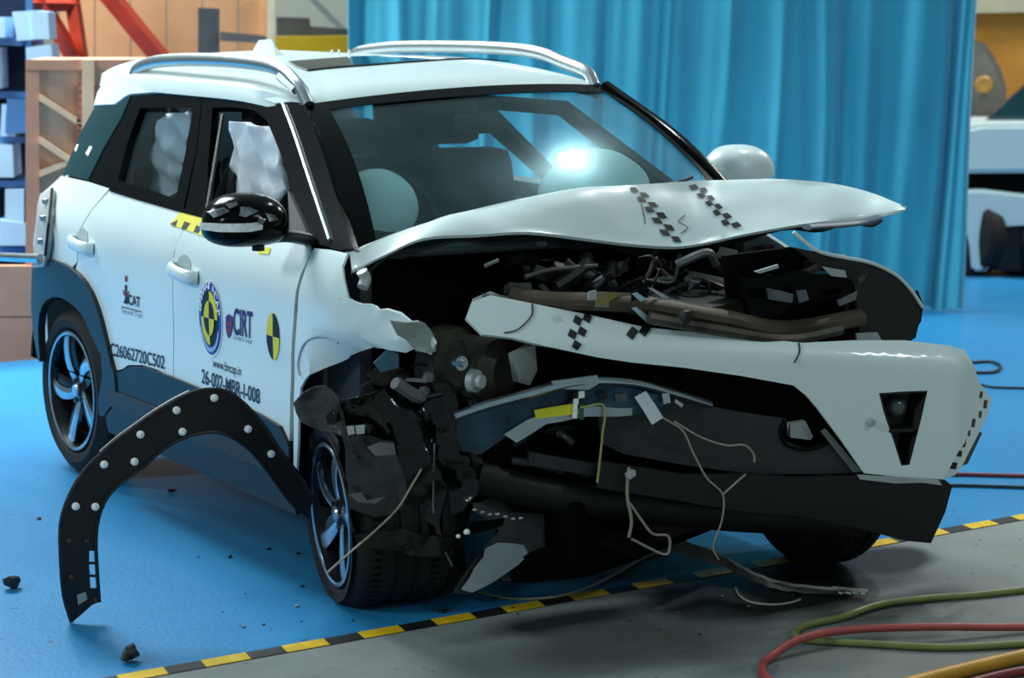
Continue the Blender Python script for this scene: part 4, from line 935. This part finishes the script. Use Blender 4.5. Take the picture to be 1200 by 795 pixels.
# bright clips and torn brackets between wheel and beam
for pz, m_ in (([(520, 536), (528, 534), (536, 548), (530, 556), (522, 548)], PALE), ([(540, 552), (556, 540), (566, 556), (560, 574), (546, 578)], mat('greenish_plate', '#65706C', .4, .2, .25, 12)), ([(544, 534), (556, 528), (562, 536), (552, 544)], ALU), ([(530, 554), (540, 548), (546, 566), (538, 570)], GREY)):
    shard('torn_bracket', pz, 1.12, m_, car, ax=.1, th=.008, amp=.02, freq=14)
for pz, m_ in (([(470, 640), (500, 628), (545, 636), (548, 668), (538, 694), (500, 698), (470, 690)], RUBBER), ([(500, 560), (545, 560), (552, 600), (545, 640), (505, 640)], BLACK)):
    shard('crushed_filler', pz, 1.10, m_, car, ax=.3, th=.02, amp=.02)
for k, (pz, m_) in enumerate((([(428, 436), (452, 426), (478, 440), (470, 456), (440, 452)], DIRTY), ([(480, 446), (508, 440), (520, 458), (500, 468), (484, 462)], GREY), ([(520, 420), (540, 412), (548, 440), (534, 448)], DARKGREY), ([(586, 452), (604, 448), (618, 462), (596, 470)], STEEL), ([(566, 400), (596, 398), (604, 412), (580, 416)], DIRTY), ([(640, 420), (664, 418), (668, 440), (648, 446)], DARKGREY), ([(505, 470), (530, 462), (536, 484), (512, 492)], STEEL), ([(548, 470), (560, 468), (566, 480), (552, 482)], PALE), ([(420, 452), (436, 446), (450, 470), (428, 474)], DARKGREY))):
    shard('torn_metal', pz, 1.08+.02*(k % 3), m_, car, ax=.3, th=.006, amp=.02, freq=13, seed=k+3, step=.03)
tube('suspension_arm', [P_(520, 520, 1.0), P_(570, 545, 1.08), P_(620, 560, 1.10)], .02, STEEL, car, 8)
# torn lower bumper corner drooping to the floor: dark skin with a pale paint patch
lowc = cloth('torn_bumper_corner', [(536, 696), (548, 668), (566, 640), (586, 620), (574, 606), (556, 600), (552, 588), (580, 580), (620, 584), (664, 590), (700, 596), (716, 606), (680, 622), (640, 642), (610, 660), (580, 682), (552, 697)], 1.24, DARKGREY, .12, -.22, .016, 5, 2, .0, .03)
n_ = 1.262
cloth('paint_patch', [(544, 692), (552, 676), (556, 664), (566, 652), (568, 642), (584, 634), (600, 636), (612, 640), (618, 652), (604, 664), (578, 682), (556, 695)], n_, mat('grey_paint', '#8E999D', .35, 0, .06), .12, -.22, .012, 5, 2, 0, .03)
cloth('black_gash', [(552, 612), (590, 606), (588, 616), (566, 624), (548, 630)], 1.275, VOID, .12, -.22, .01, 8, 2, 0, .03)
for a, b, r_ in ((547, 624, .010), (537, 629, .007)): dome('white_clip', P_(a, b, 1.19), (r_, r_, r_), WHITEPRINT, car, 1, 0)
for k in range(7): dome('bright_chip', P_(556+k*9, 598+k*1.6+(k % 3), 1.215), (.006, .008, .004), PALE, lowc, k, .002)
fpanel('torn_undertray', [(596, 660), (640, 642), (700, 622), (770, 630), (752, 655), (690, 676), (640, 682), (600, 684)], VOID, car, -.10, .012)
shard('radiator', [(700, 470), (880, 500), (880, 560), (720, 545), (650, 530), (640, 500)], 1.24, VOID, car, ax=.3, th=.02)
for i, (a, b, c_, d) in enumerate(((650, 482, 700, 486), (630, 545, 690, 556), (600, 540, 660, 552), (655, 508, 672, 520))):
    tube('front_strut', [P_(a, b, 1.18), P_((a+c_)/2, (b+d)/2-2, 1.22), P_(c_, d, 1.24)], .012, STEEL if i == 0 else DARKGREY, car, 8)
# sensor wires hanging off the wreck
def wire(name, pts, r=.0032, m_=WIRE, x_=1.4, parent=car):
    return tube(name, [P_(p[0], p[1], p[2] if len(p) > 2 else x_) for p in pts], r, m_, parent, 6)
wire('sensor_wire', [(383, 672, 1.10), (410, 648, 1.12), (440, 622, 1.14), (466, 596, 1.15), (482, 570, 1.15), (496, 545, 1.14), (506, 515, 1.12)])
wire('sensor_wire', [(509, 520, 1.14), (508, 560, 1.15), (508, 600, 1.15), (514, 630, 1.15), (530, 664, 1.15)], .003, GREY)
def fwire(pts, r=.0032, m_=WIRE, o_=.03): return tube('sensor_wire', [FO(p[0], p[1], o_) for p in pts], r, m_, car, 6)
fwire([(680, 478), (708, 476), (706, 510), (703, 540), (700, 566)], .0035, mat('yellowish_wire', '#9A9A5A', .5), .07)
fwire([(777, 490), (800, 505), (812, 530), (828, 560), (847, 580), (846, 610), (836, 640), (842, 656)])
fwire([(847, 580), (858, 570), (874, 556)])
fwire([(790, 494), (820, 512), (850, 522), (872, 522), (883, 532), (884, 542)])
fwire([(737, 548), (735, 580), (740, 610), (737, 630)], .005)
fwire([(738, 590), (752, 610), (765, 626), (782, 628), (785, 640), (778, 650), (740, 632)], .0042)
box('wire_connector', FO(739, 556, .04), (.02, .03, .02), PALE, car, rot=(.3, 0, .2), bev=.003)
# ------------------------------------------------------------------ loose things round the car
G = lambda px, py, z=.0: at(px, py, 'z', z)
# detached arch trim standing on its foot, leaning on the sill
FX = .62
fl_out = [(85, 733), (76, 700), (72, 660), (71, 614), (80, 581), (95, 553), (115, 531), (133, 514), (152, 499), (174, 482), (197, 467), (212, 459), (226, 454), (242, 453), (257, 456), (271, 466), (285, 480), (300, 498), (312, 517), (326, 536), (340, 554), (356, 581)]
fl_in = [(351, 601), (331, 586), (316, 567), (303, 549), (291, 534), (280, 522), (262, 509), (246, 503), (230, 503), (211, 508), (193, 517), (176, 530), (161, 545), (138, 563), (122, 581), (113, 604), (110, 632), (112, 668), (115, 705), (107, 709), (99, 717)]
y0 = at(85, 733, 'x', FX).y
trim = thing('wheel_arch_trim', (FX, y0, 0), 'loose black wheel arch trim with white clips standing on the floor', 'car trim')
yz = lambda p: (at(p[0], p[1], 'x', FX).y, at(p[0], p[1], 'x', FX).z)
def tsurf(o_): return lambda a, b: Vector((FX+o_+.05*math.sin((a+1.6)*2.2)+.04*b, a, max(b, .004)))
slots = [[(103, 645), (110, 645), (110, 658), (103, 658)], [(103, 661), (111, 661), (111, 673), (104, 673)], [(104, 676), (111, 676), (112, 689), (105, 689)]]
TRIMM = mat('trim_plastic', '#17181A', .45, 0, .15, 12, bump=.08, bscale=160)
tb_ = panel('trim_shell', [yz(p) for p in fl_out+fl_in], tsurf(0), TRIMM, trim, .006, .04, [[yz(p) for p in h] for h in slots])
def edge_tube(nm, pts, o_, r_, m_): tube(nm, [tsurf(o_)(*yz(p)) for p in pts], r_, m_, trim, 6, 3)
edge_tube('outer_lip', fl_out, -.004, .007, TRIMM)
edge_tube('inner_lip', fl_in[:-2], .0, .006, TRIMM)
edge_tube('edge_highlight_strip', [(115, 529), (133, 512), (152, 497), (174, 480), (197, 465), (214, 456)], -.012, .005, GREY)
for i, (a, b) in enumerate([(239, 462), (197, 477), (157, 506), (204, 502), (117, 542), (151, 538), (86, 592), (108, 592), (278, 498), (305, 527)]):
    p = tsurf(.006)(*yz((a, b)))
    lathe('trim_clip', [(0, .014), (.006, .012), (.008, .005), (.012, .0035), (.012, 0)], WHITEPRINT, trim, Matrix.Translation(p) @ Matrix.Rotation(-math.pi/2-.5, 4, 'Z'), 10)
for (a, b) in [(79, 633), (99, 633), (82, 676), (110, 702)]:
    p = tsurf(.004)(*yz((a, b))); lathe('rusty_screw', [(0, .006), (.006, .005), (.007, 0)], mat('rust', '#6A4A32', .6, .3, .3, 30), trim, Matrix.Translation(p) @ Matrix.Rotation(-math.pi/2, 4, 'Z'), 8)
decal('trim_sticker', [([yz(p) for p in [(89, 697), (99, 693), (101, 702), (91, 709)]], 0)], tsurf(.004), [PALE], trim)

# long grey strip torn off the bumper
strip = thing('bumper_strip', tuple(G(900, 690)), 'long twisted grey plastic strip lying on the concrete below the bumper', 'car trim')
pts = [G(738, 626, .085), G(769, 634, .08), G(838, 655, .065), G(884, 678, .03), G(930, 691, .018), G(1017, 697, .014)]
P5 = catmull(pts, 6); rows = []
for i, p in enumerate(P5):
    t = i/(len(P5)-1); w_ = .046*(1-.70*t)+.006*math.sin(i*2.3); d = (P5[min(i+1, len(P5)-1)]-P5[max(i-1, 0)]).normalized(); s_ = d.cross(Vector((0, 0, 1))).normalized(); s_ = (s_*(1-.2*t)+Vector((0, 0, 1.6*(1-.7*t)))).normalized()
    rows.append([p+s_*w_*k+Vector((0, 0, .012*(1-k*k))) for k in (-1, -.5, 0, .5, 1)])
grid_obj('strip_body', rows, mat('strip_grey', '#98928B', .45, 0, .25, 10, col2='#6A6560'), strip, .006, 45)
tube('strip_ragged_end', [p+Vector((0, 0, .012)) for p in (G(975, 694, .016), G(1000, 696, .012), G(1012, 697, .010))], .006, PALE, strip, 6)
for k in range(4): box('torn_tab', G(985+k*9, 694+k*.6, .02), (.02, .014, .006), PALE, strip, rot=(0, .2, k*.7))

def floor_cable(name, pts, r, m_, label, cat='cable', group=None):
    o = tube(name, [G(q[0], q[1], r+.001)+Vector((0, 0, q[2] if len(q) > 2 else 0)) for q in pts], r, m_, None, 10, 8); tag(o, label, cat, group); return o
floor_cable('hose', [(1230, 688), (1150, 697), (1081, 702), (1030, 709), (985, 724), (945, 733), (932, 742), (945, 750), (1021, 755), (1113, 759), (1230, 753)], .011, mat('olive_hose', '#7E8A4A', .45, 0, .15, 9), 'olive green hose looping on the concrete at the front', 'hose')
floor_cable('hose', [(1230, 735), (1160, 740, .012), (1090, 745, .026), (998, 749, .028), (939, 759, .026), (902, 771), (893, 783), (904, 799), (960, 830)], .012, mat('red_hose', '#B4504A', .45, 0, .12, 9), 'red hose curving across the concrete beside the olive hose', 'hose')
floor_cable('hose', [(1230, 763), (1170, 776), (1100, 793), (1030, 812)], .021, mat('amber_hose', '#D59A2C', .45, 0, .1, 9), 'thick amber yellow hose on the concrete in the corner', 'hose')
floor_cable('hose', [(1230, 782), (1180, 790), (1120, 806), (1000, 845)], .013, mat('maroon_hose', '#7E2B30', .45, 0, .1, 9), 'maroon hose running next to the thick amber hose', 'hose')
floor_cable('cable', [(1110, 556), (1160, 557), (1500, 566)], .008, mat('red_cable', '#8F3A44', .5), 'thin dark red cable on the blue floor behind the bumper corner')
floor_cable('cable', [(1110, 569), (1160, 570), (1500, 582)], .007, mat('green_cable', '#23404A', .5), 'thin dark green cable beside the dark red cable on blue floor')
floor_cable('cable', [(1138, 425), (1160, 424), (1172, 429), (1165, 436), (1140, 437)], .008, BLACK, 'short black cable loop on the blue floor behind the bumper')
floor_cable('cable', [(1150, 451), (1165, 454), (1200, 455), (1240, 456), (1400, 462)], .006, BLACK, 'single black cable running on the blue floor past the bumper edge')
floor_cable('sensor_wire', [(560, 694), (600, 702), (648, 700), (690, 688), (730, 668), (757, 652), (782, 646)], .0045, WIRE, 'pale sensor wire trailing over the tape under the smashed front', 'wire')
floor_cable('sensor_wire', [(862, 690), (866, 698), (880, 706), (905, 709), (925, 707), (938, 703)], .0038, WIRE, 'pale wire curling round the grey strip on the concrete', 'wire')
# broken bits on the floor
def chip(px, py, s, m_, label, seed, h=.5, grp=None):
    c_ = G(px, py); bm = bmesh.new(); bmesh.ops.create_icosphere(bm, subdivisions=2, radius=s)
    f = crumple(s*.6, 1/s*.7, seed)
    for v in bm.verts:
        p = f(v.co); v.co = Vector((p.x, p.y*1.2, p.z*h))
    zmin = min(v.co.z for v in bm.verts)
    for v in bm.verts: v.co = v.co+c_+Vector((0, 0, -zmin+.0005))
    o = bm_obj('broken_piece', bm, m_, None, 20); tag(o, label, 'debris', grp)
chip(13, 690, .026, DARKGREY, 'dark lump of broken plastic on blue floor beyond the arch trim foot', 2, .9)
chip(152, 776, .024, BLACK, 'black lump of broken plastic by the start of the hazard tape', 5, .9)
chip(597, 681, .022, PALE, 'white broken chip on the blue floor under the torn bumper', 7, .3)
chip(46, 609, .008, BLACK, 'small black crumb on the blue floor beside the arch trim bend', 3)
chip(201, 577, .014, BLACK, 'small black fragment on the blue floor inside the arch trim', 4, .4)
chip(520, 718, .014, BLACK, 'small black fragment just behind the hazard tape by the tyre', 8, .4)
chip(1096, 362+0, .02, WHITEPRINT, 'tiny white scrap on the floor at the foot of the curtain', 9)
rr2 = random.Random(5)
for k in range(26):
    px, py = rr2.uniform(230, 420), rr2.uniform(630, 740)
    if k > 13: px, py = rr2.uniform(560, 1000), rr2.uniform(690, 760)
    chip(px, py, rr2.uniform(.003, .007), rr2.choice([BLACK, DARKGREY, GREY]), 'tiny dark crumb scattered on the floor round the smashed front wheel' if k <= 13 else 'tiny dark crumb scattered on the concrete in front of the car', k+20, .5, 'crumbs round the front wheel' if k <= 13 else 'crumbs on the concrete')

# ------------------------------------------------------------------ far left: rack, beams, crate
def quad_box(name, pix, depth_axis, val, th, m_, parent, smooth=0):
    """box whose front outline is given on the vertical plane x = val"""
    pts = [at(a, b, 'x', val) for a, b in pix]; n = len(pts); V = [tuple(p) for p in pts]+[(p.x-th*.87, p.y+th*.49, p.z) for p in pts]
    Fc = [tuple(range(n)), tuple(reversed(range(n, 2*n)))]+[(i, n+i, n+(i+1) % n, (i+1) % n) for i in range(n)]
    return mesh_obj(name, V, Fc, m_, parent, smooth)
WOOD = mat('crate_wood', '#D0A98C', .7, 0, .12, 3, col2='#B58A6E'); WOODL = mat('crate_wood_pale', '#E8C4A0', .7, 0, .1, 4); WOODR = mat('crate_frame_wood', '#C48E74', .7, 0, .1, 4)
TAN = mat('tan_panel', '#D3A276', .7, 0, .1, 1.5, col2='#C08A60')
XC = -3.9
crate = thing('crate', tuple(at(150, 427, 'x', XC)*1.0), 'big pale wooden crate with framed boards standing behind the car tail', 'crate')
crate.location.z = 0
quad_box('crate_side', [(32, 70), (330, 70), (330, 427), (32, 428)], 0, XC-.03, .6, WOOD, crate)
kb = 0
for pz, m_ in (([(30, 70), (46, 70), (46, 428), (30, 428)], WOODR), ([(30, 70), (330, 70), (330, 82), (30, 82)], WOODR), ([(30, 300), (60, 300), (60, 314), (30, 314)], WOODR), ([(30, 364), (60, 366), (60, 375), (30, 373)], WOODR), ([(46, 110), (100, 145), (100, 152), (46, 118)], WOODL), ([(46, 200), (100, 180), (100, 186), (46, 208)], WOODL), ([(96, 70), (110, 70), (110, 240), (96, 240)], WOODL), ([(46, 160), (100, 196), (100, 204), (46, 168)], WOODL)):
    kb += 1; quad_box('crate_batten', pz, 0, XC+.003*kb, .03, m_, crate)
quad_box('crate_base', [(-60, 312), (330, 312), (330, 371), (-60, 371)], 0, XC+.05, .06, WOODR, crate)
quad_box('crate_base', [(-60, 372.5), (330, 372.5), (330, 427), (-60, 429)], 0, XC+.05, .06, WOODR, crate)
BRK = mat('pink_brick', '#B0705E', .8, 0, .2, 10)
for r_ in range(9):
    for c_ in range(2): quad_box('brick', [(90+c_*14, 100+r_*9), (103+c_*14, 100+r_*9), (103+c_*14, 107.5+r_*9), (90+c_*14, 107.5+r_*9)], 0, XC+.015, .03, BRK, crate)
XP = -6.2
tan = thing('panel_board', (XP, -.6, 0), 'tall tan board wall standing behind the red steel frame', 'panel'); 
for k in range(6): quad_box('board', [(70+k*42, -20), (110.5+k*42, -20), (110.5+k*42, 330), (70+k*42, 330)], 0, XP, .04, TAN, tan)
RED = mat('red_steel', '#B8391F', .5, 0, .15, 5, col2='#8E2A18')
frame = thing('red_scaffold', (XP+.6, -1.0, 0), 'red steel frame of leaning beams above the wooden crate', 'frame')
for a, b, r_ in (((108, -30), (210, 95), .065), ((40, -10), (100, 90), .055), ((82, -20), (98, 90), .05), ((-20, 2), (90, 4), .05)):
    A_, B_ = at(a[0], a[1], 'x', XP+.6), at(b[0], b[1], 'x', XP+.6); tube('beam', [A_, B_], r_, RED, frame, 4, curve=False, flat=(r_, r_*1.1), up=(1, 0, 0))
XR = -4.9
rack = thing('storage_rack', (XR, -1.7, 0), 'blue steel storage rack with pale blue bins at the hall edge', 'rack')
BL1 = mat('rack_blue', '#3A74AE', .5, 0, .15, 3); BL2 = mat('bin_blue', '#A8D2F2', .5, 0, .12, 2); BL3 = mat('deep_gap_blue', '#10223C', .7, 0, .1)
quad_box('rack_back', [(-80, -20), (36, -20), (36, 425), (-80, 425)], 0, XR-.4, .1, BL3, rack)
for yy in (46, 108, 160, 212, 290, 350): quad_box('shelf', [(-80, yy-2), (36, yy), (36, yy+8), (-80, yy+6)], 0, XR, .5, BL1, rack)
for xx in (-30, 30): quad_box('upright', [(xx, -20), (xx+7, -20), (xx+7, 425), (xx, 425)], 0, XR+.02, .06, BL1, rack)
for pz in ([(14, 14), (42, 12), (48, 46), (20, 48)], [(2, 122), (16, 124), (18, 160), (0, 160)], [(-20, 168), (14, 170), (16, 208), (-20, 208)], [(6, 222), (28, 222), (28, 262), (6, 262)], [(-24, 20), (6, 20), (6, 44), (-24, 44)]):
    quad_box('bin', pz, 0, XR+.03, .3, BL2, rack)
for pz in ([(-30, 56), (-2, 56), (0, 104), (-30, 104)], [(30, 56), (60, 52), (64, 104), (34, 106)], [(8, 116), (32, 118), (30, 156), (6, 156)], [(36, 12), (56, 14), (58, 46), (38, 46)], [(-4, 258), (30, 262), (30, 288), (-4, 288)]):
    quad_box('bin', pz, 0, XR+.05, .3, BL2 if pz[0][0] != 8 else BL1, rack)
XQ = -5.6
def lone(name, pix, x_, th, m_, label, cat):
    o = quad_box(name, pix, 0, x_, th, m_, None); tag(o, label, cat); return o
lone('steel_post', [(232, 9), (256, 10), (256, 391), (232, 391)], XQ, .12, mat('post_grey', '#4E545A', .5, .2, .15, 4), 'dark grey steel post behind the roof of the crashed car', 'post')
lone('steel_bar', [(258, 37), (312, 42), (312, 51), (258, 48)], XQ+.03, .05, mat('bar_grey', '#6D6B6C', .4, .3, .1), 'grey steel bar fixed level to the dark post', 'bar')
lone('white_pole', [(313, -10), (322, -10), (321, 200), (312, 200)], XQ-.5, .06, mat('pole_cream', '#E6E0C4', .5), 'cream white pole standing behind the roof aerial', 'pole')
lone('yellow_beam', [(322, 43), (409, 42), (409, 90), (330, 90)], XQ+.1, .2, mat('beam_yellow', '#C9A412', .5, 0, .1, 2), 'yellow painted beam end beside the curtain edge', 'beam')
lone('grey_machine', [(324, 20), (362, 21), (363, 31), (409, 34), (409, 43), (324, 42)], XQ-.1, .3, mat('machine_grey', '#4A5058', .5, .1, .15, 3), 'dark grey machine block resting above the yellow beam', 'machine')
lone('grey_brace', [(352, -10), (362, -10), (408, 36), (402, 40)], XQ-.6, .06, mat('brace_grey', '#8B8C86', .5), 'pale grey diagonal brace above the dark machine block', 'brace')
lone('pale_partition', [(318, -20), (420, -20), (420, 200), (318, 200)], XQ-1.2, .05, mat('partition_paint', '#A9AE9E', .8, 0, .06, 1), 'pale grey green partition behind the yellow beam', 'panel')

# ------------------------------------------------------------------ far right: second car behind the curtain edge, orange machine
XK = Vector((-4.2, 6.9, 0))
def kpt(px, py, k=0.0):
    """point on the upright plane through XK that faces the hall"""
    n = Vector((RV[1], -RV[0], 0)).normalized(); d = Vector(ray(px, py)); c_ = Vector(CAM); o_ = XK-n*k if n.dot(c_-XK) < 0 else XK+n*k
    return c_+d*((o_-c_).dot(n)/d.dot(n))
def kbox(name, pix, k, th, m_, parent, sm=0):
    n = Vector((RV[1], -RV[0], 0)).normalized()
    if n.dot(Vector(CAM)-XK) > 0: n = -n
    pts = [kpt(a, b, k) for a, b in pix]; q = len(pts); V = [tuple(p) for p in pts]+[tuple(p+n*th) for p in pts]
    Fc = [tuple(range(q)), tuple(reversed(range(q, 2*q)))]+[(i, q+i, q+(i+1) % q, (i+1) % q) for i in range(q)]
    bm = bmesh.new(); vs = [bm.verts.new(v) for v in V]
    for f in Fc: bm.faces.new([vs[i] for i in f])
    if sm: bmesh.ops.bevel(bm, geom=list(bm.edges), offset=sm, segments=2, affect='EDGES')
    return bm_obj(name, bm, m_, parent, 40)
car2 = thing('car', tuple(Vector((XK.x, XK.y, 0))), 'second white car half hidden past the end of the teal curtain', 'car')
kbox('car_bonnet', [(1090, 160), (1150, 146), (1300, 146), (1300, 202), (1090, 204)], .0, 1.2, WHITE, car2, .03)
kbox('car_windscreen', [(1150, 147), (1205, 96), (1300, 80), (1300, 147)], -.6, .05, TEALGLASS, car2)
kbox('car_grille', [(1095, 203), (1300, 201), (1300, 226), (1095, 226)], -.05, .4, VOID, car2)
kbox('car_bumper', [(1095, 226), (1150, 222), (1300, 240), (1300, 262), (1176, 262), (1160, 318), (1140, 318), (1134, 262), (1095, 252)], .03, .4, WHITE, car2, .02)
kbox('car_valance', [(1095, 252), (1136, 262), (1142, 318), (1136, 345), (1095, 350)], .0, .5, BLACK, car2, .02)
kbox('car_valance', [(1176, 262), (1300, 262), (1300, 320), (1164, 318)], .0, .5, BLACK, car2, .02)
wc = kpt(1180, 322, -.1); lathe('car_tyre', [(.13, 0), (.25, .02), (.28, .05), (.28, .15), (.25, .18), (.13, .18)], RUBBER, car2, Matrix.Translation((wc.x, wc.y, .28)) @ Matrix.Rotation(math.atan2(RV[1], RV[0])-math.pi/2+.5, 4, 'Z'), 28, True)
wc2 = kpt(1128, 322, -.1); lathe('car_tyre', [(.13, 0), (.25, .02), (.28, .05), (.28, .15), (.25, .18), (.13, .18)], RUBBER, car2, Matrix.Translation((wc2.x, wc2.y, .28)) @ Matrix.Rotation(math.atan2(RV[1], RV[0])-math.pi/2+.5, 4, 'Z'), 28, True)
om = thing('machine', tuple(Vector((XK.x-1.5, XK.y+1.5, 0))), 'grey machine with round dial in front of an orange panel past the curtain', 'machine')
kbox('orange_panel', [(1118, -20), (1300, -20), (1300, 150), (1118, 150)], -1.6, .1, mat('orange_panel', '#D9953A', .7, 0, .12, 1.5), om)
kbox('cream_top', [(1118, -20), (1300, -20), (1300, 12), (1118, 16)], -1.5, .1, mat('cream_top', '#BDB59A', .7, 0, .1, 2), om)
kbox('machine_body', [(1118, 40), (1150, 44), (1172, 72), (1184, 112), (1176, 150), (1118, 152)], -1.3, .3, mat('machine_body', '#7E7B74', .6, 0, .3, 3, col2='#5C564C'), om, .05)
kbox('machine_arm', [(1118, 0), (1136, 10), (1144, 52), (1118, 62)], -1.25, .2, mat('machine_dark', '#4B4038', .6, 0, .3, 4), om, .02)
dc = kpt(1152, 99, -1.28); lathe('dial', [(0, .05), (.05, .05), (.07, .03), (.07, 0)], mat('dial_ochre', '#B98A42', .5, 0, .2, 9), om, Matrix.Translation(dc) @ Matrix.Rotation(math.atan2(RV[1], RV[0])-math.pi, 4, 'Z'), 20)
